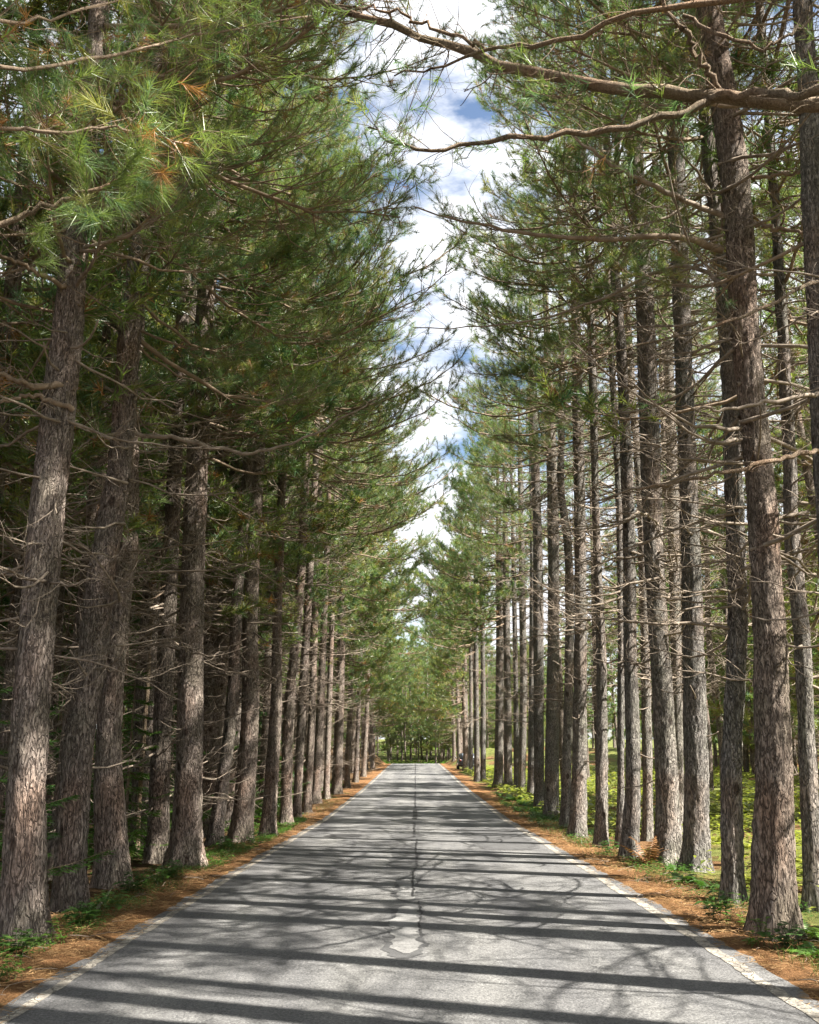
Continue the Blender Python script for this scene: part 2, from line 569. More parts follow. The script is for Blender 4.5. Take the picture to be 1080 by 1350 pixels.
def row_tree(px, label, group, mat, near, side, seed, dead=16, live=10, stub=6, crown=None, H=20.0, depth=None, dead_h=(2.2, 7.5), live_h=(6.0, 9.5), crown_lift=0.0, live_az=1.2):
    """a roadside pine through picture points (x, y, width): its foot stands on the ground, the trunk follows the lean of the photo"""
    rng = np.random.default_rng(seed)
    if depth is None:
        foot = on_ground(px[0][0], px[0][1])
    else:
        foot = at(px[0][0], px[0][1], depth)
    Y = foot[1]
    foot[2] = float(ground(foot[0], foot[1])) - .05
    zc = (Y * math.cos(PITCH))  # distance along the view axis, near enough
    t = thing('pine_tree', label, 'tree', foot, group)
    pts, rr = [], []
    for k, (x, y, w) in enumerate(px):
        p = at(x, y, Y) if k else foot.copy()
        dcam = float(np.dot(p - CAM, unit(ray(CX, CY))))
        pts.append(p - foot)
        rr.append(w * dcam / F / 2 * .94)
    rr[0] = min(rr[0], rr[1] * 1.18)
    # carry the trunk on above the part that shows
    z_top = pts[-1][2]
    dirx = (pts[-1] - pts[-2]) / (pts[-1][2] - pts[-2][2])
    if z_top < H - 4:
        mid = pts[-1] + dirx * ((H - z_top) * .35)
        mid[0] = pts[-1][0] + dirx[0] * .6 * ((H - z_top) * .35)
        end = mid + np.array([dirx[0] * .2 * (H - z_top) * .6, 0, H - mid[2]])
        rt = rr[-1]
        pts += [mid, end]
        rr += [rt * .72, .03]
    # trunk bends out of the picture plane a little, too
    for k in range(1, len(pts)):
        pts[k] = pts[k] + np.array([0, rng.normal(0, .05), 0])
    me, axis, rad_at = trunk_mesh('pine_trunk', pts, rr, mat, 56 if near == 2 else 28 if near == 1 else 14, .05 if near == 2 else .12 if near == 1 else .4, rough={2: 1.0, 1: .9, 0: 0}[near], seed=seed)
    link('trunk', me, t)
    road_az = 0.0 if side < 0 else math.pi
    if near:
        for i in range(dead):
            dm, L = DEAD[rng.integers(0, 10)]
            h = rng.uniform(*dead_h)
            az = rng.uniform(0, 6.283)
            toward = max(0.0, math.cos(az - road_az)) + max(0.0, -math.sin(az)) * .6
            place_branch(t, dm, 'dead_branch', h, az, rng.normal(.0, .16), rng.uniform(.75, 1.15) * (1 - .45 * min(1, toward)) * min(1, .45 + h / 9), axis, rad_at(h), rng.uniform(-.6, .6))
        for i in range(stub):
            dm, L = DEAD[rng.integers(10, 14)]
            h = rng.uniform(1.2, dead_h[1])
            place_branch(t, dm, 'dead_branch', h, rng.uniform(0, 6.283), rng.normal(.0, .2), rng.uniform(.8, 1.2), axis, rad_at(h), 0)
        for i in range(live):
            wm, nm, L = LIVE[rng.integers(0, len(LIVE))]
            h = rng.uniform(*live_h)
            az = road_az + rng.normal(0, live_az) - (.6 if near == 2 and side < 0 else 0)
            place_branch(t, wm, 'branch', h, az, rng.normal(-.02, .14), rng.uniform(.85, 1.2), axis, rad_at(h), rng.uniform(-.3, .3), nm)
    if crown is not None:
        p = axis(11.0)
        o = link('crown', crown, t)
        o.location = (p[0], p[1], crown_lift)
        o.rotation_euler = (0, 0, road_az + rng.normal(0, .45))
    return t


GL, GR = 'pines lining the left verge', 'pines lining the right verge'
BL, BR, BB = M['bark_left'], M['bark_right'], M['bark_brown']

LEFT = [
    # px points (x, y, width), label, near, material
    ([(33, 1238, 66), (37, 1000, 55), (57, 700, 50), (84, 450, 43), (98, 330, 38), (112, 200, 34)], 'thick pine trunk at the left edge, the nearest one on the left verge', 2, BL),
    ([(90, 1200, 44), (101, 1000, 42), (118, 880, 40), (138, 750, 40), (157, 600, 36), (170, 450, 33), (181, 380, 31), (197, 200, 28), (212, 60, 25)], 'right-leaning grey pine beside the crooked one, second on the left verge', 2, BL),
    ([(151, 1168, 46), (147, 1060, 44), (145, 1000, 38), (151, 900, 33), (160, 800, 29), (169, 700, 26), (174, 560, 24), (180, 420, 22)], 'pine with a crooked bent foot, third on the left verge', 2, BL),
    ([(244, 1143, 46), (249, 1000, 40), (256, 700, 32), (269, 450, 28), (277, 320, 25)], 'straight stout pine just past the dark brown trunk on the left verge', 2, BL),
    ([(275, 1102, 30), (284, 940, 25), (298, 800, 21), (310, 650, 20), (325, 500, 19), (334, 420, 18)], 'pine standing behind the leaning slim trunk, lit along its upper edge', 1, BL),
    ([(282, 1113, 22), (305, 940, 18), (312, 800, 16), (325, 650, 16), (334, 525, 15), (342, 440, 14)], 'slim strongly leaning pine, pale in the sun above, on the left verge', 1, BL),
    ([(318, 1110, 34), (331, 940, 26), (332, 800, 22), (340, 600, 19), (349, 450, 17)], 'swollen-footed pine with a shaft of light low on its trunk', 1, BL),
    ([(353, 1103, 28), (363, 940, 18), (366, 800, 13), (372, 620, 12), (378, 480, 11)], 'pine with broad lit foot leaning right, eighth on the left verge', 1, BL),
    ([(377, 1088, 17), (381, 940, 15), (394, 800, 13), (402, 650, 12)], 'ninth pine along the left verge, brightly lit at its foot', 1, BL),
    ([(391, 1078, 12), (398, 940, 12), (406, 800, 11), (414, 660, 10)], 'tenth pine along the left verge, curving slightly to the road', 0, BL),
    ([(404, 1072, 13), (411, 940, 11), (415, 800, 10), (420, 680, 9)], 'eleventh pine along the left verge, shaded dark', 0, BL),
    ([(416, 1060, 13), (421, 967, 12), (428, 800, 9), (432, 700, 8)], 'twelfth pine along the left verge, its trunk white with sun', 0, BL),
    ([(430, 1053, 10), (434, 930, 8), (438, 800, 7)], 'thirteenth pine along the left verge, thin and dark', 0, BL),
    ([(444, 1047, 14), (448, 940, 12), (451, 800, 11), (454, 720, 9)], 'fourteenth pine along the left verge, wide and softly lit', 0, BL),
    ([(457, 1039, 9), (462, 930, 7), (464, 830, 6)], 'fifteenth pine along the left verge, small in the distance', 0, BL),
    ([(469, 1031, 8), (473, 935, 6), (476, 830, 6)], 'sixteenth pine along the left verge, next to the last lit trunk', 0, BL),
    ([(479, 1024, 8), (484, 933, 6), (487, 830, 5)], 'last pine of the left verge before the earth bank', 0, BL),
]
for i, (px, label, near, mat) in enumerate(LEFT):
    cr = CR_MID[i % 3] if i < 12 else CR_FAR[i % 3]
    row_tree(px, label, GL, mat, near, -1, 20 + i, dead=(14 if near == 2 else 12), live=(12 if i in (0, 1) else 7), stub=6, crown=cr,
             dead_h=(2.6, 8.0) if i > 2 else (2.4, 6.4), live_h=(6.9, 9.4) if i < 2 else (9.4, 12.0), H=20.5)

RIGHT = [
    ([(1017, 1232, 64), (1017, 1000, 50), (1006, 700, 43), (985, 450, 40), (965, 225, 38), (932, 20, 35)], 'thick red-brown pine with deeply furrowed bark, nearest on the right verge', 2, BB),
    ([(966, 1190, 33), (964, 1000, 29), (971, 820, 27), (971, 700, 26), (957, 450, 24), (930, 170, 22)], 'slender smooth grey pine just left of the thick red-brown one', 2, BR),
    ([(918, 1148, 40), (917, 1000, 33), (908, 700, 27), (900, 450, 25), (892, 225, 23), (884, 100, 21)], 'straight grey pine with ferns round its foot', 2, BR),
    ([(880, 1139, 42), (879, 1000, 32), (863, 700, 28), (851, 450, 27), (839, 225, 22), (832, 100, 20)], 'stout dark pine beside the dry brown bracken', 2, BR),
    ([(893, 1102, 18), (893, 1000, 17), (888, 700, 16), (879, 450, 14), (870, 300, 12)], 'thin pine glimpsed between the two grey trunks with ferns at their feet', 1, BR),
    ([(830, 1131, 35), (834, 1000, 22), (831, 850, 19), (830, 700, 18), (819, 480, 16), (810, 350, 14)], 'dark pine directly behind the dry brown bracken', 1, BR),
    ([(818, 1118, 14), (819, 1000, 11), (817, 700, 10), (806, 470, 9)], 'thin brown pine hiding behind the dark trunk by the dry bracken', 1, BR),
    ([(853, 1108, 16), (853, 1000, 15), (846, 700, 12), (829, 450, 10)], 'narrow pine in the gap left of the stout dark trunk', 1, BR),
    ([(792, 1116, 20), (795, 1000, 17), (793, 850, 14), (787, 700, 12), (780, 450, 11)], 'slim pale pine standing alone, sunny ground on both sides of it', 1, BR),
    ([(762, 1104, 25), (765, 946, 20), (765, 700, 17), (761, 450, 14), (757, 330, 12)], 'pine with its whole upper trunk silver white in the sun', 1, BR),
    ([(745, 1091, 15), (751, 850, 13), (749, 730, 12), (740, 640, 11), (741, 520, 9)], 'kinked pine with a broken fork, behind the silver-lit trunk', 1, BR),
    ([(727, 1078, 21), (729, 900, 18), (730, 700, 16), (724, 520, 13)], 'straight dark pine, twelfth along the right verge', 1, BR),
    ([(711, 1068, 15), (710, 900, 15), (709, 720, 14), (704, 560, 11)], 'straight brown pine, thirteenth along the right verge', 1, BR),
    ([(700, 1052, 11), (701, 940, 9), (702, 800, 8)], 'thin dark pine behind the verge ferns', 0, BR),
    ([(688, 1043, 10), (690, 900, 10), (688, 740, 9), (686, 620, 7)], 'sunlit mottled pine behind the bright fern clump', 0, BR),
    ([(681, 1041, 8), (680, 900, 7), (677, 740, 6)], 'narrow shaded pine left of the mottled sunlit one', 0, BR),
    ([(670, 1040, 12), (669, 900, 10), (667, 740, 9)], 'pale brown pine at the near end of a trio past the ferns', 0, BR),
    ([(657, 1038, 14), (659, 900, 11), (658, 740, 9)], 'dark pine at the far end of a trio past the ferns', 0, BR),
    ([(637, 1030, 8), (637, 900, 7), (635, 760, 6)], 'right one of two black trunks set close together', 0, BR),
    ([(629, 1030, 8), (628, 900, 7), (627, 760, 6)], 'left one of two black trunks set close together', 0, BR),
    ([(621, 1019, 6), (621, 900, 5), (619, 790, 5)], 'thin pine behind the white-lit trunk near the parked car', 0, BR),
    ([(615, 1016, 9), (613, 900, 7), (611, 790, 6)], 'white-lit pine trunk right beside the parked car', 0, BR),
]
for i, (px, label, near, mat) in enumerate(RIGHT):
    cr = CR_HIGH[i % 3] if i < 16 else CR_FAR[i % 3]
    row_tree(px, label, GR, mat, near, 1, 60 + i, dead=(20 if near == 2 else 12), live=(2 if i < 4 else 4), stub=7, crown=cr,
             dead_h=(3.2, 11.0), live_h=(10.0, 13.0), H=21.0)

# the dark trunk and the thin pole a step behind the left row
row_tree([(208, 1137, 32), (212, 1000, 28), (226, 700, 23), (240, 450, 19)], 'dark red-brown pine in the shade just behind the left row', 'pines a step behind the rows', BB, 1, -1, 91, dead=22, live=2, stub=8, crown=CR_LEFT[0], dead_h=(1.2, 8))
row_tree([(180, 1130, 8), (190, 1000, 7), (196, 900, 6), (203, 780, 5)], 'thin orange-lit dead pole between the crooked and the dark pine', 'pines a step behind the rows', M['limb'], 1, -1, 92, dead=8, live=0, stub=6, crown=None, H=7, dead_h=(.8, 5))
row_tree([(1073, 1200, 28), (1067, 1000, 26), (1056, 850, 24), (1046, 700, 21), (1040, 560, 19)], 'pine with white lit patches at the right edge, behind the thick red-brown one', 'pines a step behind the rows', BR, 1, 1, 93, dead=14, live=2, stub=6, crown=CR_RIGHT[0], dead_h=(2, 9))
row_tree([(1134, 1262, 44), (1104, 800, 36), (1078, 420, 30), (1060, 60, 27)], 'leaning pine whose trunk enters the upper right corner', 'pines a step behind the rows', BR, 1, 1, 94, dead=14, live=2, stub=6, crown=CR_MID[1], dead_h=(4, 10))


# ------------------------------------------------------------------ long limbs that show singly in the photo
def custom_limb(tree, pts, r0, r1, name='dead_branch', mat='limb', seed=0, twigs=22, live=0, kn=34, nL=.14, nw=.0042, tl=.5, curl=.3, mix=(.5, .3, .17, .03), forks=()):
    """a limb through picture points (x, y, depth)"""
    rng = np.random.default_rng(seed)
    o0 = np.array(tree.location)
    P = smooth_path([at(*p) for p in pts], 26) - o0
    P[1:-1] += rng.normal(0, .012, (24, 3))
    w, nd, tf = Geo(), Geo(), []
    w.tube(P, np.linspace(r0, r1, 26) * (1 + rng.normal(0, .07, 26)), 10, 0)
    for _ in range(twigs):
        i = int(rng.uniform(3, 25))
        ax = unit(P[i] - P[i - 1])
        lat = unit(np.cross(ax, [0, 0, 1.0])) * rng.choice([-1, 1])
        d = unit(ax * rng.uniform(.2, .9) + lat * rng.uniform(.2, 1) + np.array([0, 0, rng.uniform(-.5, .7)]))
        l = tl * rng.uniform(.4, 1.5)
        Q = limb_path(P[i], d, l, rng, 8, sag=rng.uniform(-curl, curl) * .7, up=rng.uniform(-curl, curl) * .8, wob=.13)
        rr = max(.0024, min(.006, r1 * rng.uniform(.25, .6)))
        w.tube(Q, rr * np.linspace(1, .4, 8), 5, 0)
        for _ in range(rng.integers(1, 4)):
            j = rng.integers(2, 7)
            Q2 = limb_path(Q[j], unit(unit(Q[j] - Q[j - 1]) * .6 + rng.normal(0, .6, 3)), l * rng.uniform(.3, .6), rng, 6, sag=rng.uniform(-.5, .5), up=.2, wob=.3)
            w.tube(Q2, rr * .6 * np.linspace(1, .5, 6), 4, 0)
            if live and rng.random() < live:
                tf.append((Q2[-1], Q2[-1] - Q2[-2]))
        if live and rng.random() < live:
            tf.append((Q[-1], Q[-1] - Q[-2]))
    if live > .5:
        tf.append((P[-1], P[-1] - P[-2])); tf.append((P[-3], P[-1] - P[-2]))
    b = link(name, w.mesh('limb', [M[mat]]), tree)
    if tf:
        a, c = split(tf)
        needles(nd, a, c, rng, kn, nL, nw, .14, mix)
        link('needles', nd.mesh('limb_needles', NEEDLES), b)
    return b


trees = {o['label']: o for o in COL.objects if o.get('label')}
r1 = trees[RIGHT[0][1]]
r3 = trees[RIGHT[2][1]]
r4 = trees[RIGHT[3][1]]
l1 = trees[LEFT[0][1]]; l2 = trees[LEFT[1][1]]; l4 = trees[LEFT[3][1]]
y1 = r1.location.y; yl = l1.location.y; yl2 = l2.location.y; yl4 = l4.location.y
custom_limb(r1, [(952, 330, y1), (890, 312, y1 - .2), (780, 316, y1 - .3), (650, 300, y1 - .2), (545, 272, y1)], .045, .008, mat='twig_dark', seed=1, twigs=26, live=.15)
custom_limb(r1, [(955, 285, y1), (850, 240, y1 - .5), (775, 195, y1 - .8), (700, 125, y1 - 1)], .035, .007, mat='twig', seed=2, twigs=18)
custom_limb(r1, [(985, 395, y1), (900, 350, y1 + .3), (800, 392, y1 + .6), (690, 425, y1 + .8), (545, 432, y1 + 1)], .03, .006, mat='twig', seed=3, twigs=26)
custom_limb(r1, [(975, 290, y1), (1030, 302, y1 - .2), (1080, 308, y1 - .5)], .035, .015, mat='twig_dark', seed=4, twigs=5)
custom_limb(r1, [(975, 235, y1), (1030, 230, y1 - .2), (1085, 222, y1 - .5)], .03, .012, mat='twig_dark', seed=5, twigs=6)
custom_limb(r4, [(868, 690, r4.location.y), (845, 676, 12.5), (810, 695, 12), (760, 702, 12)], .02, .006, mat='twig', seed=6, twigs=8)
custom_limb(r4, [(853, 820, r4.location.y), (830, 819, 13), (800, 826, 13)], .016, .01, mat='twig', seed=7, twigs=0)
custom_limb(r3, [(902, 780, r3.location.y), (880, 785, 12.2), (858, 790, 12)], .016, .01, mat='twig', seed=8, twigs=0)
custom_limb(l2, [(180, 572, yl2), (230, 578, yl2), (300, 595, yl2), (350, 594, yl2), (410, 575, yl2), (470, 540, yl2), (497, 524, yl2)], .032, .006, mat='twig', seed=9, twigs=24, tl=.4)
custom_limb(l2, [(178, 520, yl2), (140, 512, yl2), (100, 505, yl2 + .3), (60, 478, yl2 + .5)], .03, .012, mat='twig', seed=10, twigs=8)
custom_limb(l2, [(170, 570, yl2), (130, 575, yl2 - .2), (95, 598, yl2 - .4)], .028, .01, mat='twig', seed=11, twigs=6)
custom_limb(l1, [(90, 505, yl), (50, 510, yl - .2), (20, 500, yl - .4), (-30, 488, yl - .6)], .04, .02, mat='twig_dark', seed=12, twigs=6)
custom_limb(l1, [(95, 540, yl), (45, 522, yl - .2), (10, 528, yl - .3), (-30, 535, yl - .6)], .03, .015, mat='twig_dark', seed=13, twigs=6)
custom_limb(l1, [(100, 385, yl), (60, 365, yl - .3), (20, 345, yl - .5), (-20, 330, yl - .8)], .03, .015, mat='twig_dark', seed=14, twigs=8)
custom_limb(l4, [(268, 480, yl4), (300, 440, yl4 - .4), (380, 480, yl4 - .6), (440, 470, yl4 - .6), (492, 444, yl4 - .6)], .025, .006, mat='twig', seed=15, twigs=22, tl=.5, curl=.6)

# pine out of the frame on the right whose limbs reach over the road
def side_tree(name_label, x, y, mat, seed, H, crown, lift=0.0):
    z = float(ground(x, y)) - .05
    t = thing('pine_tree', name_label, 'tree', (x, y, z), 'pines beside the camera')
    me, ax, ra = trunk_mesh('pine_trunk', [(0, 0, 0), (.02, .05, 4), (-.05, .05, 9), (0, 0, H)], [.26, .22, .18, .03], mat, 32, .15, .8, seed=seed)
    link('trunk', me, t)
    if crown is not None:
        o = link('crown', crown, t)
        o.rotation_euler = (0, 0, 0 if x < 0 else math.pi)
        o.location.z = lift
    return t


ot = side_tree('pine beside the camera whose tan limbs reach over the road from the right', 3.75, 4.7, BR, 95, 21, CR_SHADE[1], 2.0)
custom_limb(ot, [(1500, 190, 4.7), (1300, 165, 4.75), (1080, 140, 4.85), (935, 127, 5.0), (830, 118, 5.1), (700, 96, 5.3), (600, 62, 5.45), (500, 28, 5.6), (405, -6, 5.7), (330, -40, 5.8)], .050, .018, 'branch', 'limb', 21, twigs=46, live=.1, tl=.42, curl=.55)
custom_limb(ot, [(940, 132, 5.0), (880, 152, 4.95), (800, 172, 4.95), (700, 184, 4.95), (620, 190, 5.0), (570, 200, 5.0), (520, 190, 5.05), (485, 168, 5.1)], .024, .005, 'branch', 'limb', 22, twigs=30, live=.2, tl=.38, curl=.6)
custom_limb(ot, [(1500, -20, 4.7), (1200, -25, 4.6), (960, 0, 4.6), (810, 30, 4.7), (700, 60, 4.9), (640, 66, 5.0), (580, 88, 5.1), (520, 100, 5.2)], .024, .005, 'branch', 'limb', 23, twigs=36, live=.1, tl=.45, curl=.6)
custom_limb(ot, [(950, 122, 5.0), (920, 75, 4.9), (895, 30, 4.8), (855, -25, 4.7)], .020, .010, 'branch', 'limb', 24, twigs=8, tl=.3)
custom_limb(ot, [(1500, 60, 4.7), (1250, 40, 4.5), (1085, 120, 4.5), (1000, 122, 4.8), (930, 130, 5.0)], .03, .022, 'branch', 'limb', 25, twigs=6, tl=.3)
custom_limb(ot, [(640, 66, 5.0), (560, 30, 5.1), (490, 10, 5.2), (420, 12, 5.3)], .012, .005, 'branch', 'limb', 26, twigs=22, live=.2, tl=.4, curl=.6)
custom_limb(ot, [(900, 20, 4.7), (1000, 60, 4.6), (1060, 30, 4.6), (1120, -20, 4.6)], .012, .006, 'branch', 'limb', 27, twigs=16, live=.1, tl=.4, curl=.6)
rt = trees['leaning pine whose trunk enters the upper right corner']
yr = rt.location.y
custom_limb(rt, [(1095, 370, yr), (1060, 378, yr - .4), (1000, 408, yr - .8), (940, 432, yr - 1), (860, 450, yr - 1.2), (780, 470, yr - 1.2)], .022, .005, mat='limb', seed=31, twigs=12, tl=.4)
custom_limb(rt, [(1100, 590, yr), (1060, 598, yr - .5), (1000, 612, yr - .9), (920, 630, yr - 1.2), (840, 646, yr - 1.3)], .028, .009, mat='limb', seed=32, twigs=10, tl=.4)
custom_limb(rt, [(1100, 520, yr), (1040, 524, yr - .4), (960, 540, yr - .7), (900, 536, yr - .8)], .025, .008, mat='twig', seed=33, twigs=10, tl=.35)

# pine out of the frame on the left with bright tufts hanging in
ol = side_tree('pine beside the camera whose bright needle tufts hang in from the left', -3.7, 3.9, BL, 96, 19, CR_MID[0], 1.8)
custom_limb(ol, [(-480, 330, 3.9), (-180, 330, 4.0), (0, 292, 4.1), (70, 268, 4.15), (130, 246, 4.15), (180, 228, 4.2)], .022, .006, 'branch', 'limb', 41, twigs=12, live=.75, kn=110, nL=.15, nw=.0026, tl=.28, curl=.3, mix=(.74, .20, .03, .03))
custom_limb(ol, [(-480, 250, 3.9), (-150, 190, 4.2), (0, 170, 4.4), (80, 175, 4.5), (150, 170, 4.6), (250, 190, 4.8)], .015, .005, 'branch', 'twig_dark', 42, twigs=22, live=.7, kn=46, nL=.15, nw=.0036, tl=.4, mix=(.42, .25, .13, .20))
custom_limb(ol, [(-480, 60, 3.9), (-100, 90, 4.4), (100, 80, 5), (250, 50, 5.6), (420, 20, 6.2)], .016, .005, 'branch', 'twig_dark', 43, twigs=36, live=.5, kn=34, tl=.55, mix=(.5, .3, .14, .06))
custom_limb(ol, [(-480, 100, 3.9), (-100, 40, 4.2), (80, 20, 4.8), (250, -30, 5.4)], .016, .005, 'branch', 'twig_dark', 44, twigs=30, live=.5, kn=34, tl=.5, mix=(.5, .3, .12, .08))

# ------------------------------------------------------------------ the woods on either side
def wood_tree(x, y, trunk, crown, label, group, rng, s=1.0, rz=None, sr=1.0):
    z = float(ground(x, y)) - .08
    t = thing('pine_tree', label, 'tree', (x, y, z), group)
    a = link('trunk', trunk, t)
    b = link('crown', crown, t)
    a.scale = (s * sr, s * sr, s)
    b.scale = (s, s, s)
    a.rotation_euler = (rng.normal(0, .015), rng.normal(0, .015), rng.uniform(0, 6.28))
    b.rotation_euler = (0, 0, rng.uniform(0, 6.28) if rz is None else rz)
    return t


taken = [(o.location.x, o.location.y) for o in COL.objects if o.get('category') == 'tree']


def scatter(n, xr, yr, dmin, rng, ok=lambda x, y: True, tries=6000):
    out = []
    for _ in range(tries):
        if len(out) >= n:
            break
        x, y = rng.uniform(*xr), rng.uniform(*yr)
        if not ok(x, y):
            continue
        if all((x - a) ** 2 + (y - b) ** 2 > dmin ** 2 for a, b in taken):
            taken.append((x, y)); out.append((x, y))
    return out


rng = np.random.default_rng(11)
for x, y in scatter(74, (-17, -5.3), (7, 80), 1.6, rng, lambda x, y: -x < 5 + .6 * y):
    wood_tree(x, y, TRUNKS[rng.integers(6)], CR_LEFT[rng.integers(3)], 'slender pine in the dark wood behind the left row', 'pines of the dark wood on the left', rng, rng.uniform(.85, 1.12), sr=rng.uniform(.7, 1.25))
for x, y in scatter(13, (6.4, 12), (8, 84), 3.2, rng, lambda x, y: x < 6 + .55 * y):
    wood_tree(x, y, TRUNKS[rng.integers(6)], CR_HIGH[rng.integers(3)], 'slender pine in the sunny open wood behind the right row', 'pines of the sunny wood on the right', rng, rng.uniform(.95, 1.1), sr=rng.uniform(.9, 1.5))
for x, y in scatter(13, (12, 19), (8, 84), 3.6, rng, lambda x, y: x < 6 + .55 * y):
    wood_tree(x, y, TRUNKS[rng.integers(6)], CR_SHADE[rng.integers(2)], 'slender pine in the sunny open wood behind the right row', 'pines of the sunny wood on the right', rng, rng.uniform(.9, 1.1), sr=rng.uniform(.8, 1.3))
for x, y in scatter(58, (23, 44), (14, 100), 2.2, rng, lambda x, y: x < 6 + .55 * y):
    wood_tree(x, y, TRUNKS[rng.integers(6)], CR_RIGHT[[0, 1, 2, 2][rng.integers(4)]], 'slender pine in the sunny open wood behind the right row', 'pines of the sunny wood on the right', rng, rng.uniform(.85, 1.1), sr=rng.uniform(.7, 1.25))
for x, y in ((10.6, 24.5), (13.2, 31), (16.6, 39), (12.4, 27.6), (20, 46), (15, 34.6)):
    wood_tree(x, y, TRUNKS[rng.integers(6)], CR_RIGHT[2 - (rng.random() < .3)], 'slender pine in the sunny open wood behind the right row', 'pines of the sunny wood on the right', rng, rng.uniform(.9, 1.1), sr=rng.uniform(.7, 1.1))
for k in range(13):
    y = 14.5 + k * 4.3 + rng.uniform(-1.2, 1.2)
    t = wood_tree(rng.uniform(-5.4, -4.5), y, TRUNKS[rng.integers(6)], CR_LEFT[rng.integers(3)], 'pine of the second rank in the gaps behind the left row', 'pines of the second rank on the left', rng, rng.uniform(.95, 1.1), sr=rng.uniform(1.0, 1.5))
    t.rotation_euler = (rng.normal(0, .012), rng.uniform(.01, .05), 0)
# pines that shade the near road from outside the frame
for x, y in ((7.6, 8.0), (5.3, 4.75), (8.6, 4.1), (6.3, 6.3), (11.4, -2.4), (7.6, -2.5), (9.0, 7.2), (13.5, -5.5)):
    wood_tree(x, y, TRUNKS[rng.integers(6)], CR_SHADE[rng.integers(2)] if x > 11.5 else CR_HIGH[0], 'pine beside the camera, outside the picture, shading the near road', 'pines beside the camera', rng, rng.uniform(.95, 1.1), sr=1.4)
for x, y in ((3.7, 1.2), (3.9, -2.4), (3.6, -5.6), (3.8, -8.5), (-3.8, .3), (-3.7, -3.5)):
    wood_tree(x, y, TRUNKS[rng.integers(6)], (CR_FAR if x < 0 else CR_HIGH)[rng.integers(3)], 'pine beside the camera, outside the picture, shading the near road', 'pines beside the camera', rng, 1.0, rz=0 if x < 0 else math.pi, sr=1.6)
# rows carry on past the last trunk measured, over the banks
for x0, rz, n in ((-4.6, 0, 8), (4.6, math.pi, 8)):
    for k in range(n):
        y = 82 + k * 4.4 + rng.uniform(-1, 1)
        x = x0 + rng.uniform(-.7, .7) * 1.0
        taken.append((x, y))
        wood_tree(x, y, TRUNKS[rng.integers(6)], CR_LOW[rng.integers(2)] if k % 3 else CR_FAR[rng.integers(3)], 'far pine on the earth bank near the crest, %s of the road' % ('left' if x0 < 0 else 'right'), 'pines on the far %s bank' % ('left' if x0 < 0 else 'right'), rng, rng.uniform(.9, 1.05), rz=rz, sr=1.4)
# the wood that closes the view beyond the crest
for x, y in scatter(52, (-16, 16), (124, 165), 2.0, rng, lambda x, y: not (-3 < x < 2.5 and y < 142)):
    wood_tree(x, y, TRUNKS[rng.integers(6)], CR_LOW[rng.integers(2)] if rng.random() < .6 else CR_RIGHT[2], 'pale thin pine in the wood that closes the far end of the road', 'pines beyond the crest', rng, rng.uniform(.75, 1.0), sr=rng.uniform(.8, 1.5))


# far wood that reads as one mass on both sides and beyond
def far_wood():
    rng = np.random.default_rng(77)
    protos = [crown_mesh('', 950 + i, 16 + i, 2.2 + 1.3 * (i % 3), 2.2 + 1.3 * (i % 3), 2.6, 14, .34, .05, dead=0, step=.75, dens=.62, wh=3.2, light=True, mix=[(.3, .1, .57, .03), (.4, .3, .27, .03)][i % 2]) for i in range(5)]
    G_ = Geo()
    spots = []
    for n_, xr, yr in ((150, (38, 95), (8, 170)), (30, (24, 38), (18, 110)), (150, (-62, -13), (4, 150)), (40, (17, 60), (100, 200)), (75, (-34, 34), (186, 250)), (40, (-20, 20), (150, 186))):
        k = 0
        for _ in range(4000):
            if k >= n_:
                break
            x, y = rng.uniform(*xr), rng.uniform(*yr)
            if all((x - a) ** 2 + (y - b) ** 2 > 6 for a, b in spots):
                spots.append((x, y)); k += 1
    for x, y in spots:
        z = float(ground(x, y))
        sc = rng.uniform(.85, 1.2)
        G_.merge(protos[rng.integers(5)], sc, rng.uniform(0, 6.28), (x, y, z))
        r = rng.uniform(.12, .2)
        l = rng.normal(0, .25, 2)
        G_.tube([(x, y, z - .2), (x + l[0], y + l[1], z + 8), (x + l[0], y + l[1], z + 16 * sc)], [r, r * .75, .03], 7, 4)
    return G_


tag(link('far_wood', far_wood().mesh('far_wood', NEEDLES + [M['bark_far']])), 'far pines massed together behind the trunks on both sides', 'wood', kind='stuff')

# ------------------------------------------------------------------ ground, road
def terrain():
    xs = np.unique(np.concatenate([np.linspace(-420, -45, 14), np.linspace(-45, -6, 40), np.linspace(-6, -2.4, 37), np.linspace(-2.4, 2.4, 9), np.linspace(2.4, 6, 37), np.linspace(6, 45, 40), np.linspace(45, 420, 14)]).round(4))
    ys = np.unique(np.concatenate([np.linspace(-300, -30, 8), np.linspace(-30, 2, 40), np.linspace(2, 20, 150), np.linspace(20, 60, 120), np.linspace(60, 140, 100), np.linspace(140, 1500, 18)]).round(4))
    X, Y = np.meshgrid(xs, ys)
    Z = ground(X, Y)
    for i in range(len(ys)):
        for j in range(len(xs)):
            a = abs(xs[j])
            if 2.66 < a < 40 and -10 < ys[i] < 120:
                amp = .035 * min(1, (a - 2.66) / .5)
                Z[i, j] += amp * (mnoise.fractal(Vector((xs[j] * 2.2, ys[i] * 2.2, 3)), 1, 2, 4) - .15)
    G_ = Geo()
    ny, nx = X.shape
    i = np.arange(ny - 1)[:, None] * nx
    j = np.arange(nx - 1)[None, :]
    Q = np.stack([i + j, i + j + 1, i + nx + j + 1, i + nx + j], -1).reshape(-1, 4)
    G_.add(np.stack([X, Y, Z], -1).reshape(-1, 3), None, Q)
    return G_


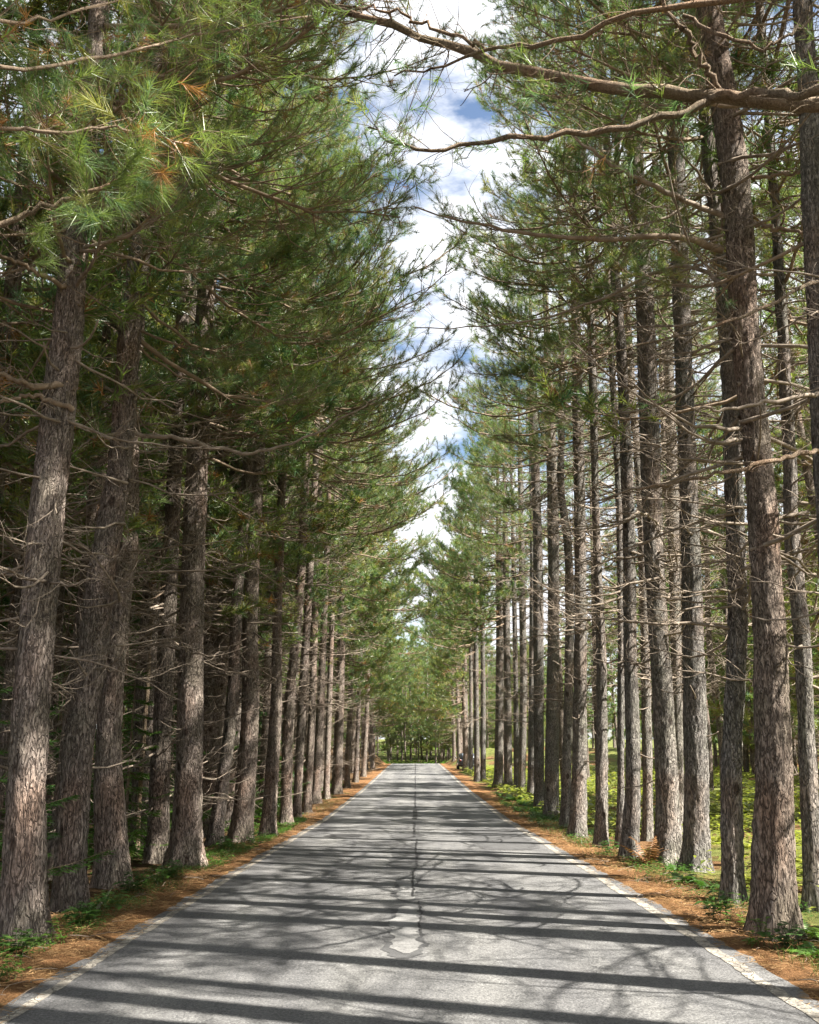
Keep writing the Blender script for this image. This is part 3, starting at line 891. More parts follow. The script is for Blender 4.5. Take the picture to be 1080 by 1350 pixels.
m, nt, out = new_mat('forest_floor')
n = N(nt)
tc = n('TexCoord')
sep = n('SeparateXYZ', {0: tc.outputs['Object']})
ax = n.math('ABSOLUTE', sep.outputs[0])
n1 = n('TexNoise', {'Vector': tc.outputs['Object'], 'Scale': 1.3, 'Detail': 5})
n2 = n('TexNoise', {'Vector': tc.outputs['Object'], 'Scale': 60, 'Detail': 6, 'Roughness': .75})
n3 = n('TexNoise', {'Vector': coords(n, (1, 1, 1)), 'Scale': .35, 'Detail': 3})
wv = n('TexVoronoi', {'Vector': coords(n, (45, 12, 30)), 'Scale': 2.2, 'Randomness': 1.0})
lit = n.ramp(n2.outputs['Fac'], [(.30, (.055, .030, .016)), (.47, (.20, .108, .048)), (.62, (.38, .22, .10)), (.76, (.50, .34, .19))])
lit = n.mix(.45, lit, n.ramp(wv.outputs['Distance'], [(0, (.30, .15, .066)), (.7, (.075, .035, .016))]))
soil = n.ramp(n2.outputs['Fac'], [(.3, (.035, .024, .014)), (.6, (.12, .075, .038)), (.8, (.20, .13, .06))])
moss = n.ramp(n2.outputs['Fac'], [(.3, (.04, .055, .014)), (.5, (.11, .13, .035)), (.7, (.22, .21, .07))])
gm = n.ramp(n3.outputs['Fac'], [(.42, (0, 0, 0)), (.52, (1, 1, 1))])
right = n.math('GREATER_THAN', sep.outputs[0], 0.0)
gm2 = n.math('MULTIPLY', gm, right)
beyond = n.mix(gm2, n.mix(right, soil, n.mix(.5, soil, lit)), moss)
edge = n.math('ADD', ax, n.math('MULTIPLY', n.math('SUBTRACT', n1.outputs['Fac'], .5), 1.1))
vm = n.ramp(n.math('MULTIPLY', edge, .1), [(.355, (0, 0, 0)), (.385, (1, 1, 1))])
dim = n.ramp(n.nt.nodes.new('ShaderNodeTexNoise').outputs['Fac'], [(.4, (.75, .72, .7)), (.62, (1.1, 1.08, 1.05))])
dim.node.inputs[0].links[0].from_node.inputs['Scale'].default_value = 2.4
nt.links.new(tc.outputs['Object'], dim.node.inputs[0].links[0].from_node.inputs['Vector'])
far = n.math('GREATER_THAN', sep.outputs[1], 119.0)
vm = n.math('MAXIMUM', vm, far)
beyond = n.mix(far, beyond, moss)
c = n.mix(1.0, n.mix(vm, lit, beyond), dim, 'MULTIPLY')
bump = n('Bump', {'Height': n2.outputs['Fac'], 'Strength': .9, 'Distance': .03})
p = n('BsdfPrincipled', {'Base Color': c, 'Roughness': .95, 'Normal': bump.outputs[0]})
p.inputs['Specular IOR Level'].default_value = .1
nt.links.new(p.outputs[0], out.inputs[0])
M['floor'] = m
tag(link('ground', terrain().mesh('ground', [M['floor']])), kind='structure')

# asphalt
m, nt, out = new_mat('worn_asphalt')
n = N(nt)
ob = n('TexCoord').outputs['Object']
agg = n('TexVoronoi', {'Vector': ob, 'Scale': 44})
sp = n('TexNoise', {'Vector': ob, 'Scale': 52, 'Detail': 5, 'Roughness': .85})
lane = n('TexNoise', {'Vector': coords(n, (1.6, .22, 1)), 'Scale': 1.4, 'Detail': 5})
blot = n('TexNoise', {'Vector': coords(n, (1, .55, 1)), 'Scale': 1.0, 'Detail': 6, 'Roughness': .62})
c = n.ramp(sp.outputs['Fac'], [(.34, (.018, .018, .019)), (.49, (.102, .101, .101)), (.64, (.30, .296, .29))])
c = n.mix(.4, c, n.mix(agg.outputs['Color'], (.04, .04, .04), (.20, .198, .192)))
c = n.mix(1.0, c, n.ramp(lane.outputs['Fac'], [(.3, (.70, .70, .72)), (.7, (1.25, 1.24, 1.21))]), 'MULTIPLY')
c = n.mix(1.0, c, n.ramp(blot.outputs['Fac'], [(.28, (.62, .62, .63)), (.42, (1, 1, 1)), (.75, (1.15, 1.14, 1.12))]), 'MULTIPLY')
sx = n('SeparateXYZ', {0: ob})
wt = n.math('COSINE', n.math('MULTIPLY', n.math('ADD', n.math('ABSOLUTE', sx.outputs[0]), n.math('MULTIPLY', lane.outputs['Fac'], .5)), 4.6))
c = n.mix(1.0, c, n.ramp(n.math('MULTIPLY_ADD', wt, .5, .5), [(0, (1.08, 1.08, 1.07)), (1, (.88, .88, .89))]), 'MULTIPLY')
# hairline cracks here and there
cw = n('TexNoise', {'Vector': ob, 'Scale': 1.8, 'Detail': 5})
cwv = n('VectorMath', {0: cw.outputs['Color'], 1: (1.1, 1.1, 1.1)}, operation='MULTIPLY')
cadd = n('VectorMath', {0: ob, 1: cwv.outputs[0]}, operation='ADD')
cv = n('TexVoronoi', {'Vector': cadd.outputs[0], 'Scale': .42}, feature='DISTANCE_TO_EDGE')
cmask = n('TexNoise', {'Vector': ob, 'Scale': .35, 'Detail': 2})
ck = n.math('MULTIPLY', n.ramp(cv.outputs['Distance'], [(0, (1, 1, 1)), (.010, (0, 0, 0))]), n.ramp(cmask.outputs['Fac'], [(.54, (0, 0, 0)), (.62, (1, 1, 1))]))
c = n.mix(n.math('MULTIPLY', ck, .2), c, (.02, .019, .018))
hh = n.math('ADD', sp.outputs['Fac'], n.math('MULTIPLY', agg.outputs['Distance'], -.6))
bump = n('Bump', {'Height': hh, 'Strength': .7, 'Distance': .008})
p = n('BsdfPrincipled', {'Base Color': c, 'Roughness': .78, 'Normal': bump.outputs[0]})
p.inputs['Specular IOR Level'].default_value = .35
nt.links.new(p.outputs[0], out.inputs[0])
M['asphalt'] = m

YS = np.concatenate([np.linspace(-40, 2, 43), np.linspace(2, 30, 281)[1:], np.linspace(30, 119, 180)[1:], np.linspace(119, 150, 32)[1:]])


def bend(Y):
    """the road turns off to the right beyond the crest"""
    return np.where(Y > 116, .012 * (Y - 116) ** 2, 0)


def strip(x0, x1, lift, ys, ragged0=0., ragged1=0., seed=0, nx=2):
    rng = np.random.default_rng(seed)
    k = np.arange(len(ys))

    def wob(a):
        if not a:
            return np.zeros(len(ys))
        return a * np.array([mnoise.fractal(Vector((y * 1.3, seed * 7.7, 0)), .8, 2, 4) + .45 * mnoise.noise(Vector((y * 9, seed, 4))) for y in ys])
    a, b = x0 + wob(ragged0), x1 + wob(ragged1)
    t = np.linspace(0, 1, nx)
    X = a[:, None] * (1 - t) + b[:, None] * t + bend(ys)[:, None]
    Y = np.repeat(ys[:, None], nx, 1)
    Z = g(Y) + lift
    i = k[:-1, None] * nx
    j = np.arange(nx - 1)[None, :]
    Q = np.stack([i + j, i + j + 1, i + nx + j + 1, i + nx + j], -1).reshape(-1, 4)
    G_ = Geo()
    G_.add(np.stack([X, Y, Z], -1).reshape(-1, 3), None, Q)
    return G_


tag(link('road', strip(-2.78, 2.78, 0.0, YS, .065, .065, 1, 9).mesh('road', [M['asphalt']])), kind='structure')

m, nt, out = new_mat('cracked_edge_paint')
n = N(nt)
ob = n('TexCoord').outputs['Object']
nz = n('TexNoise', {'Vector': ob, 'Scale': 6, 'Detail': 6, 'Roughness': .7})
fz = n('TexNoise', {'Vector': ob, 'Scale': 70, 'Detail': 4})
wa = n('VectorMath', {0: n('TexNoise', {'Vector': ob, 'Scale': 5, 'Detail': 4}).outputs['Color'], 1: (.22, .22, .22)}, operation='MULTIPLY')
vo = n('TexVoronoi', {'Vector': n('VectorMath', {0: ob, 1: wa.outputs[0]}, operation='ADD').outputs[0], 'Scale': 7.5}, feature='DISTANCE_TO_EDGE')
paint = n.ramp(fz.outputs['Fac'], [(.3, (.17, .15, .12)), (.52, (.33, .30, .25)), (.75, (.50, .465, .40))])
worn = n.ramp(nz.outputs['Fac'], [(.44, (0, 0, 0)), (.58, (1, 1, 1))])
c = n.mix(n.math('MULTIPLY', worn, .85), paint, (.15, .135, .115))
cr = n.ramp(vo.outputs['Distance'], [(.0, (1, 1, 1)), (.05, (0, 0, 0))])
c = n.mix(n.math('MULTIPLY', cr, .85), c, (.035, .03, .025))
bump = n('Bump', {'Height': n.math('SUBTRACT', fz.outputs['Fac'], cr), 'Strength': .6, 'Distance': .01})
p = n('BsdfPrincipled', {'Base Color': c, 'Roughness': .85, 'Normal': bump.outputs[0]})
nt.links.new(p.outputs[0], out.inputs[0])
M['paint'] = m
YE = YS[YS > -6]
tag(link('road_edge_line', strip(2.535, 2.65, .004, YE, .03, .045, 2).mesh('edge_line', [M['paint']])), kind='structure')
tag(link('road_edge_line', strip(-2.66, -2.575, .004, YE, .03, .03, 3).mesh('edge_line', [M['paint']])), kind='structure')


def simple_asphalt(name, dark, light, scale=90):
    m, nt, out = new_mat(name)
    n = N(nt)
    ob = n('TexCoord').outputs['Object']
    sp = n('TexNoise', {'Vector': ob, 'Scale': scale, 'Detail': 5, 'Roughness': .75})
    bl = n('TexNoise', {'Vector': ob, 'Scale': 4, 'Detail': 4})
    c = n.ramp(sp.outputs['Fac'], [(.3, dark), (.7, light)])
    c = n.mix(1.0, c, n.ramp(bl.outputs['Fac'], [(.3, (.75, .75, .75)), (.7, (1.15, 1.15, 1.15))]), 'MULTIPLY')
    bump = n('Bump', {'Height': sp.outputs['Fac'], 'Strength': .7, 'Distance': .008})
    p = n('BsdfPrincipled', {'Base Color': c, 'Roughness': .8, 'Normal': bump.outputs[0]})
    nt.links.new(p.outputs[0], out.inputs[0])
    return m


M['tar'] = simple_asphalt('tar_seam', (.012, .012, .013), (.05, .048, .046))
M['patch_dark'] = simple_asphalt('dark_patch', (.03, .03, .031), (.11, .108, .106))
M['patch_light'] = simple_asphalt('pale_patch', (.09, .09, .088), (.29, .283, .27), 60)


def patch(cx, y0, y1, w, mat, seed, lift):
    """irregular repair patch lying on the asphalt"""
    k = max(8, int((y1 - y0) / .035))
    ys = np.linspace(y0, y1, k)
    prof = np.clip(np.minimum(np.arange(k), np.arange(k)[::-1]) / 6.0, .15, 1) ** .6

    def rag(q):
        return np.array([.5 * mnoise.fractal(Vector((y * 3, seed * 3.1, q)), .7, 2.1, 5) for y in ys])
    a = cx - w / 2 * prof * (1 + rag(0)) + .05 * rag(5); b = cx + w / 2 * prof * (1 + rag(9)) + .05 * rag(5)
    G_ = Geo()
    V = np.stack([np.stack([a, ys, g(ys) + lift], -1), np.stack([b, ys, g(ys) + lift], -1)], 1).reshape(-1, 3)
    i = np.arange(k - 1) * 2
    G_.add(V, None, np.stack([i, i + 1, i + 3, i + 2], -1))
    tag(link('road_patch', G_.mesh('patch', [mat])), kind='structure')


def yg(py):
    return on_ground(545, py)[1]


patch(-.10, yg(1274), yg(1200), .34, M['patch_dark'], 23, .0035)
patch(-.09, yg(1268), yg(1203), .26, M['patch_light'], 3, .007)
patch(-.12, yg(1197), yg(1163), .30, M['patch_dark'], 15, .0035)
patch(-.11, yg(1195), yg(1165), .25, M['patch_light'], 5, .007)
patch(-.22, yg(1150), yg(1118), .40, M['patch_dark'], 4, .004)
patch(-.20, yg(1112), yg(1103), .75, M['patch_dark'], 6, .004)
patch(-1.65, yg(1108), yg(1103), .75, M['tar'], 7, .004)
patch(1.75, yg(1125), yg(1095), 1.2, M['patch_dark'], 8, .004)
# the crack along the middle seam: broken pieces of narrow dark strip
seam = [(1240, 1196, .02, .05), (1190, 1150, .03, -.03), (1150, 1110, .03, .01), (1108, 1088, .05, -.03), (1083, 1070, .14, -.02), (1068, 1045, .05, -.02), (1042, 1024, .05, -.02), (1022, 1008, .05, -.02)]
for q, (a, b, w, cx) in enumerate(seam):
    y0, y1 = yg(a), yg(b)
    ys = np.linspace(y0, y1, max(8, int((y1 - y0) / .04)))
    tag(link('road_seam', strip(cx - w / 2, cx + w / 2, .009, ys, .03, .03, 40 + q).mesh('seam', [M['tar']])), kind='structure')

# ------------------------------------------------------------------ litter and undergrowth
def blades(G_, P, D, L, w, rng, mat=0):
    side = unit(np.cross(D, rng.normal(size=D.shape))) * (w[:, None] * .5)
    tip = P + D * L[:, None]
    V = np.stack([P - side, P + side, tip], 1).reshape(-1, 3)
    G_.add(V, np.arange(len(V)).reshape(-1, 3), mat=mat)


def litter():
    rng = np.random.default_rng(31)
    G_ = Geo()
    k = 70000
    y = 2.5 + 38 * rng.random(k) ** 1.8
    s = np.where(rng.random(k) < .5, -1, 1)
    u = rng.random(k)
    x = s * (2.60 + 1.35 * u ** 1.1)
    keep = np.array([mnoise.noise(Vector((a * 1.7, b * 1.7, 0))) > -.25 for a, b in zip(x, y)]) & ~((np.abs(x) < 2.72) & (rng.random(k) < .75))
    x, y = x[keep], y[keep]
    z = np.where(np.abs(x) < 2.80, g(y), ground(x, y)) + rng.uniform(.006, .05, len(x)) * np.clip((np.abs(x) - 2.58) / .3, .1, 1)
    th = rng.uniform(0, 6.28, len(x))
    D = unit(np.stack([np.cos(th), np.sin(th), rng.normal(0, .18, len(x))], -1))
    blades(G_, np.stack([x, y, z], -1), D, rng.uniform(.07, .14, len(x)), np.full(len(x), .0042), rng)
    return G_


tag(link('needle_litter', litter().mesh('needle_litter', [M['litter']], False)), 'orange brown fallen pine needles along both verges', 'litter', kind='stuff')


def fallen_twigs():
    rng = np.random.default_rng(33)
    G_ = Geo()
    for _ in range(420):
        y = 4 + 34 * rng.random() ** 1.6
        x = rng.choice([-1, 1]) * rng.uniform(2.75, 4.0)
        th = rng.uniform(0, 6.28); l = rng.uniform(.06, .40)
        z = float(ground(x, y)) + .025
        d = np.array([math.cos(th), math.sin(th), rng.normal(0, .08)])
        P = limb_path(np.array([x, y, z]), d, l, rng, 5, sag=-.05, up=0, wob=.12)
        G_.tube(P, rng.uniform(.002, .006) * np.linspace(1, .5, 5), 5)
    return G_


tag(link('fallen_twigs', fallen_twigs().mesh('fallen_twigs', [M['twig']])), 'small dead twigs strewn over the needle litter of both verges', 'twigs', kind='stuff')


def verge_grass():
    rng = np.random.default_rng(34)
    k = 22000
    y = 4 + 44 * rng.random(k) ** 1.5
    x = np.where(rng.random(k) < .5, -1, 1) * (2.95 + 1.1 * rng.random(k) ** .7)
    keep = np.array([mnoise.noise(Vector((a * 1.1, b * .8, 5))) > .08 for a, b in zip(x, y)])
    x, y = x[keep], y[keep]
    G_ = Geo()
    D = unit(np.stack([rng.normal(0, .45, len(x)), rng.normal(0, .45, len(x)), np.ones(len(x))], -1))
    blades(G_, np.stack([x, y, ground(x, y) - .01], -1), D, rng.uniform(.05, .16, len(x)), np.full(len(x), .006), rng)
    return G_


tag(link('verge_grass', verge_grass().mesh('verge_grass', [M['cover_dark']], False)), 'thin grass growing through the litter along both verges', 'grass', kind='stuff')


def fern_mesh(name, seed, mat, nf=9, L=.6, wid=.15, raw=False, lw=.022, up=(.5, 1.15), fall=.62):
    rng = np.random.default_rng(seed)
    G_ = Geo()
    for f in range(nf):
        az = f * 6.283 / nf + rng.uniform(-.4, .4)
        l = L * rng.uniform(.6, 1.15)
        el = rng.uniform(*up)
        t = np.linspace(0, 1, 18)
        h = np.array([math.cos(az), math.sin(az), 0])
        r = l * (t * math.cos(el) + .35 * t * t)
        z = l * (t * math.sin(el) - fall * t * t)
        P = h * r[:, None] + np.array([0, 0, 1]) * z[:, None]
        G_.tube(P, np.linspace(.004, .0015, 18), 3)
        lat = np.array([-h[1], h[0], 0])
        for i in range(3, 18):
            w = wid * math.sin(min(1, .25 + (t[i])) * math.pi * .93) * l / .6
            for s in (-1, 1):
                d = unit(lat * s + h * .35 + np.array([0, 0, -.15 + rng.normal(0, .1)]))
                fw = unit(P[i] - P[i - 1]) * (lw * l / .6)
                a = P[i]
                G_.add(np.stack([a - fw * .6, a + d * w * .55 - fw, a + d * w, a + d * w * .5 + fw * .9, a + fw * .6]), [(0, 1, 3), (1, 2, 3), (0, 3, 4)])
    if raw:
        return G_
    return G_.mesh(name, [mat], False)


FERN = [fern_mesh('fern', 800 + i, M['fern'], 8 + i, .55 + .08 * i) for i in range(3)]
FERN_D = [fern_mesh('fern_dark', 810 + i, M['cover_dark'], 8, .42) for i in range(2)]
DRYF = fern_mesh('dry_bracken', 820, M['fern_dry'], 8, .62, .12, False, .010, (.95, 1.4), .40)


def weed_mesh(name, seed, mat, ns=14, h=.2, leaf=.06):
    rng = np.random.default_rng(seed)
    G_ = Geo()
    for _ in range(ns):
        b = np.array([rng.normal(0, .09), rng.normal(0, .09), -.01])
        tp = b + np.array([rng.normal(0, .07), rng.normal(0, .07), h * rng.uniform(.5, 1.2)])
        P = smooth_path([b, (b + tp) / 2 + rng.normal(0, .02, 3), tp], 5)
        G_.tube(P, np.linspace(.003, .0015, 5), 3)
        for q in range(rng.integers(3, 7)):
            c = P[rng.integers(2, 5)]
            az = rng.uniform(0, 6.28)
            d = unit(np.array([math.cos(az), math.sin(az), rng.uniform(-.1, .5)]))
            s = unit(np.cross(d, [0, 0, 1.0]))
            l = leaf * rng.uniform(.6, 1.3)
            G_.add(np.stack([c, c + d * l * .45 + s * l * .36, c + d * l + np.array([0, 0, -.2 * l]), c + d * l * .45 - s * l * .36]), [(0, 1, 2), (0, 2, 3)])
    return G_.mesh(name, [mat], False)


WEED = [weed_mesh('weed', 830 + i, M['fern' if i == 0 else 'cover_dark'], 12 + 4 * i, .16 + .05 * i, .06 + .015 * i) for i in range(3)]


def plant(px, py, me, s, name, label, cat, group, rng, off=0.0):
    p = on_ground(px, py)
    o = link(name, me)
    o.location = (p[0], p[1], float(ground(p[0], p[1])) - .01)
    o.scale = (s, s, s * rng.uniform(.85, 1.15))
    o.rotation_euler = (0, 0, rng.uniform(0, 6.28))
    tag(o, label, cat, group)
    return o


rng = np.random.default_rng(51)
FG = 'green ferns along the right verge'
plant(855, 1142, DRYF, 1.1, 'bracken', 'dry red-brown bracken standing in front of the dark trunk', 'fern', None, rng)
for k, (x, y, s, lab) in enumerate([
        (903, 1165, 1.0, 'dark green fern in front of the straight grey pine'), (932, 1172, .9, 'fern between the grey pine and the slender smooth pine'),
        (890, 1150, .7, 'small fern beside the dry brown bracken'), (947, 1195, .7, 'low fern at the foot of the slender smooth pine'),
        (660, 1049, 1.1, 'bright yellow-green fern clump nearest the trio of pines'), (676, 1056, 1.3, 'largest bright yellow-green fern clump on the verge'), (690, 1062, 1.2, 'bright fern clump below the thin dark pine'),
        (610, 1019, 1.2, 'tiny bright fern beside the white-lit trunk and the car'), (1062, 1235, 1.0, 'fern at the right edge beside the thick red-brown pine'), (1075, 1262, .8, 'fern in the lower right corner on the verge')]):
    plant(x, y, FERN[k % 3] if k in (4, 5, 6, 7) else FERN_D[k % 2] if k < 4 else FERN[0], s, 'fern', lab, 'fern', FG, rng)
WG = 'low weeds on the verges'
for k, (x, y, s, lab) in enumerate([
        (68, 1244, 1.2, 'bright leafy weed lit by the sun near the lower left'), (20, 1262, .9, 'weed at the left edge below the nearest trunk'), (5, 1290, 1.1, 'bright weed in the lower left corner'),
        (105, 1225, .9, 'dark weed at the foot of the right-leaning pine'), (128, 1212, 1.0, 'dark weed beside the short fallen stick'), (176, 1180, 1.0, 'weed just past the crooked pine foot'),
        (205, 1168, 1.0, 'weed beside the long fallen stick'), (225, 1160, .9, 'weed before the straight stout pine on the left'), (262, 1140, .9, 'weed right of the straight stout pine on the left'),
        (300, 1122, 1.0, 'weed before the swollen-footed pine'), (335, 1112, 1.0, 'weed right of the swollen-footed pine'),
        (950, 1215, 1.0, 'weed left of the thick red-brown pine foot'), (1000, 1245, 1.1, 'weed before the thick red-brown pine foot'), (1040, 1255, 1.0, 'weed right of the thick red-brown pine foot'),
        (975, 1222, .8, 'pale sunlit weed on the litter by the thick red-brown pine'), (805, 1125, 1.0, 'weed at the foot of the slim pale pine'), (150, 1195, .9, 'dark weed below the crooked pine foot')]):
    plant(x, y, WEED[0] if k in (0, 2, 12, 14) else WEED[1 + k % 2], s, 'weed', lab, 'plant', WG, rng)


def stick(pts, r, label):
    P = np.array([on_ground(*p) for p in pts])
    P[:, 2] = ground(P[:, 0], P[:, 1]) + np.linspace(.02, .08, len(P))
    o0 = P[0].copy()
    G_ = Geo()
    G_.tube(smooth_path(P - o0, 10), np.linspace(r, r * .6, 10), 7)
    o = link('fallen_branch', G_.mesh('stick', [M['twig']]))
    o.location = o0
    tag(o, label, 'stick')


stick([(126, 1203), (138, 1190), (152, 1171)], .022, 'short grey stick lying at the foot of the crooked pine')
stick([(172, 1172), (200, 1160), (228, 1148)], .012, 'long thin stick lying before the straight stout pine')
stick([(872, 1132), (895, 1142), (912, 1147)], .012, 'pale stick lying among the ferns by the stout dark pine')


def cover(n_, xr, yr, rng, leaf, hmax, patchy, pw=1.5, thr=-.1):
    G_ = Geo()
    y = yr[0] + (yr[1] - yr[0]) * rng.random(n_) ** pw
    x = xr[0] + (xr[1] - xr[0]) * rng.random(n_)
    keep = np.array([mnoise.noise(Vector((a * patchy, b * patchy, 9))) > thr for a, b in zip(x, y)])
    x, y = x[keep], y[keep]
    k = len(x)
    z = ground(x, y) + rng.random(k) ** 1.5 * hmax
    az = rng.uniform(0, 6.28, k)
    d = np.stack([np.cos(az), np.sin(az), rng.uniform(-.25, .55, k)], -1)
    d = unit(d)
    s = unit(np.cross(d, [0, 0, 1.0]))
    l = leaf * rng.uniform(.6, 1.4, k) * np.clip(y / 18, .6, 2.2)
    c = np.stack([x, y, z], -1)
    wv = (l * rng.uniform(.18, .34, k))[:, None]
    V = np.stack([c, c + d * (l * .45)[:, None] + s * wv, c + d * l[:, None] - np.array([0, 0, 1]) * (l * .25)[:, None], c + d * (l * .45)[:, None] - s * wv], 1).reshape(-1, 3)
    i = np.arange(k) * 4
    G_.add(V, np.concatenate([np.stack([i, i + 1, i + 2], -1), np.stack([i, i + 2, i + 3], -1)]))
    return G_


rng = np.random.default_rng(61)
tag(link('ground_cover', cover(40000, (-26, 26), (129, 215), rng, .16, .5, .3, 1.2, -.3).mesh('far_cover', [M['fern']], False)), 'sunny green undergrowth beyond the crest of the road', 'ground cover', kind='stuff')
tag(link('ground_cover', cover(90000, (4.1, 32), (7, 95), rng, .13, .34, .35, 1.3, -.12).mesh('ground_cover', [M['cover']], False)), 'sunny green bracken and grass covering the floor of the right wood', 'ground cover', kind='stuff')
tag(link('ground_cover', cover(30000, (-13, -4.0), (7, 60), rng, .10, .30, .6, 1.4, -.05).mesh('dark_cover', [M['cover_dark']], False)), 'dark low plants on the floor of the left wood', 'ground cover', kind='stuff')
tag(link('verge_plants', cover(26000, (-3.75, -3.05), (6, 30), rng, .045, .09, .9, 1.3, -.05).mesh('verge_plants', [M['cover_dark']], False)), 'green creeping plants along the foot of the left row', 'ground cover', kind='stuff')
tag(link('verge_plants', cover(20000, (3.25, 4.4), (6, 40), rng, .05, .14, .9, 1.4, .0).mesh('verge_plants', [M['cover_dark']], False)), 'green creeping plants along the foot of the right row', 'ground cover', kind='stuff')


def bracken():
    rng = np.random.default_rng(62)
    protos = [fern_mesh('', 840 + i, None, 7, .55, .15, True) for i in range(4)]
    G_ = Geo()
    for _ in range(900):
        y = 9 + 60 * rng.random() ** 1.5
        x = 4.6 + 24 * rng.random() ** 1.3
        if mnoise.noise(Vector((x * .35, y * .35, 9))) < -.05 or x > 5 + .6 * y:
            continue
        G_.merge(protos[rng.integers(4)], rng.uniform(.6, 1.4), rng.uniform(0, 6.28), (x, y, float(ground(x, y)) - .02))
    return G_


tag(link('bracken', bracken().mesh('bracken', [M['cover']], False)), 'bracken fronds spread over the sunny floor of the right wood', 'bracken', kind='stuff')


# low fir boughs in the dark on the left
def fir_mesh(name, seed, H):
    rng = np.random.default_rng(seed)
    G_ = Geo()
    G_.tube([(0, 0, 0), (.02, 0, H * .5), (0, 0, H)], [.03, .02, .005], 6, 1)
    z = .25
    while z < H:
        for _ in range(6):
            az = rng.uniform(0, 6.28); l = (H - z) * .42 * rng.uniform(.7, 1.1) + .1
            d = np.array([math.cos(az), math.sin(az), -.1])
            P = limb_path(np.array([0, 0, z]), d, l, rng, 7, sag=.15, up=.1)
            G_.tube(P, np.linspace(.008, .003, 7), 3, 1)
            k = int(260 * l)
            u = rng.uniform(.1, 6, k); i = u.astype(int)
            c = P[i] + (P[i + 1] - P[i]) * (u - i)[:, None]
            lat = unit(np.cross(d, [0, 0, 1.0]))
            s = rng.choice([-1, 1], k)[:, None]
            spread = (rng.random(k) * .30 * l * (1 - u / 7))[:, None]
            c = c + lat * s * spread + unit(d) * spread * .5
            dd = unit(lat * s * rng.uniform(.3, 1, (k, 1)) + unit(d) * .8 + rng.normal(0, .25, (k, 3)))
            blades(G_, c, dd, rng.uniform(.05, .09, k), np.full(k, .012), rng)
        z += .22
    return G_.mesh(name, [M['fern'] if seed % 2 else M['cover_dark'], M['twig_dark']], False)


FIRS = [fir_mesh('young_fir', 900 + i, 2.2 + .8 * i) for i in range(3)]
rng = np.random.default_rng(71)
for k, (x, y) in enumerate(scatter(20, (-11, -5.4), (9, 50), 1.5, rng) + [(-5.4, 10.4), (-6.6, 14.5), (-4.9, 17.2), (-6.2, 21), (-8.6, 19.5), (-5.2, 27), (-7.2, 33), (-9.5, 28)]):
    o = link('young_fir', FIRS[k % 3])
    o.location = (x, y, float(ground(x, y)) - .03)
    o.rotation_euler = (0, 0, k * 1.3)
    s = .9 + .2 * (k % 3)
    o.scale = (s, s, s)
    o.scale = (s * 1.1, s * 1.1, s * (1 + .5 * (k % 2)))
    tag(o, 'small young fir growing in the dark behind the left row', 'sapling', 'young firs in the left wood')

def box(G_, c, s, mat=0):
    c = np.array(c, float); s = np.array(s, float) / 2
    V = np.array([[x, y, z] for x in (-1, 1) for y in (-1, 1) for z in (-1, 1)]) * s + c
    G_.add(V, None, [(0, 1, 3, 2), (4, 6, 7, 5), (0, 4, 5, 1), (2, 3, 7, 6), (0, 2, 6, 4), (1, 5, 7, 3)], mat)


# ------------------------------------------------------------------ parked car
def paint_mat(name, col, rough, metal=0., coat=0.):
    m, nt, out = new_mat(name)
    n = N(nt)
    nz = n('TexNoise', {'Vector': coords(n), 'Scale': 3, 'Detail': 3})
    c = n.mix(nz.outputs['Fac'], tuple(x * .85 for x in col), tuple(min(1, x * 1.15) for x in col))
    p = n('BsdfPrincipled', {'Base Color': c, 'Roughness': rough, 'Metallic': metal})
    p.inputs['Coat Weight'].default_value = coat
    nt.links.new(p.outputs[0], out.inputs[0])
    return m


M['car_paint'] = paint_mat('dark_car_paint', (.02, .022, .028), .35, .3, 1.0)
M['car_glass'] = paint_mat('dark_car_glass', (.03, .035, .04), .05, 0, 1.0)
M['painted_sky_glass'] = paint_mat('glass_painted_sky_reflection', (.30, .36, .45), .08, 0, 1.0)  # sky reflection on the rear window, put into the glass colour
M['rubber'] = paint_mat('tyre_rubber', (.02, .02, .02), .85)
M['alloy'] = paint_mat('alloy_rim', (.5, .5, .52), .35, .9)
M['tail'] = paint_mat('red_tail_lamp', (.10, .008, .008), .2, 0, 1.0)
M['plate'] = paint_mat('pale_plate', (.7, .7, .68), .5)
M['plastic'] = paint_mat('black_plastic', (.03, .03, .03), .6)

car = thing('parked_car', 'dark parked car half hidden behind the trunks on the right verge', 'car', (4.62, 91.0, float(ground(4.62, 91.0)) + .0))


def loft(sections, mat_, name, parent, caps=True):
    """body skin through rounded cross sections given as (y, half width, z bottom, z top, corner)"""
    G_ = Geo()
    k = 20
    rings = []
    for (y, hw, zb, zt, cr) in sections:
        hz = (zt - zb) / 2
        th = np.arange(k) * 2 * math.pi / k + math.pi / k
        e = 2.0 / cr
        x = hw * np.sign(np.cos(th)) * np.abs(np.cos(th)) ** e
        z = (zb + hz) + hz * np.sign(np.sin(th)) * np.abs(np.sin(th)) ** e
        rings.append(np.stack([x, np.full(k, y), z], -1))
    V = np.concatenate(rings)
    i = np.arange(len(rings) - 1)[:, None] * k; j = np.arange(k)[None, :]
    Q = np.stack([i + j, i + (j + 1) % k, i + k + (j + 1) % k, i + k + j], -1).reshape(-1, 4)
    n0 = len(V)
    V = np.concatenate([V, rings[0].mean(0)[None], rings[-1].mean(0)[None]])
    jj = np.arange(k); e = (len(rings) - 1) * k
    T = np.concatenate([np.stack([(jj + 1) % k, jj, np.full(k, n0)], -1), np.stack([e + jj, e + (jj + 1) % k, np.full(k, n0 + 1)], -1)])
    G_.add(V, T, Q)
    return link(name, G_.mesh(name, [mat_]), parent)


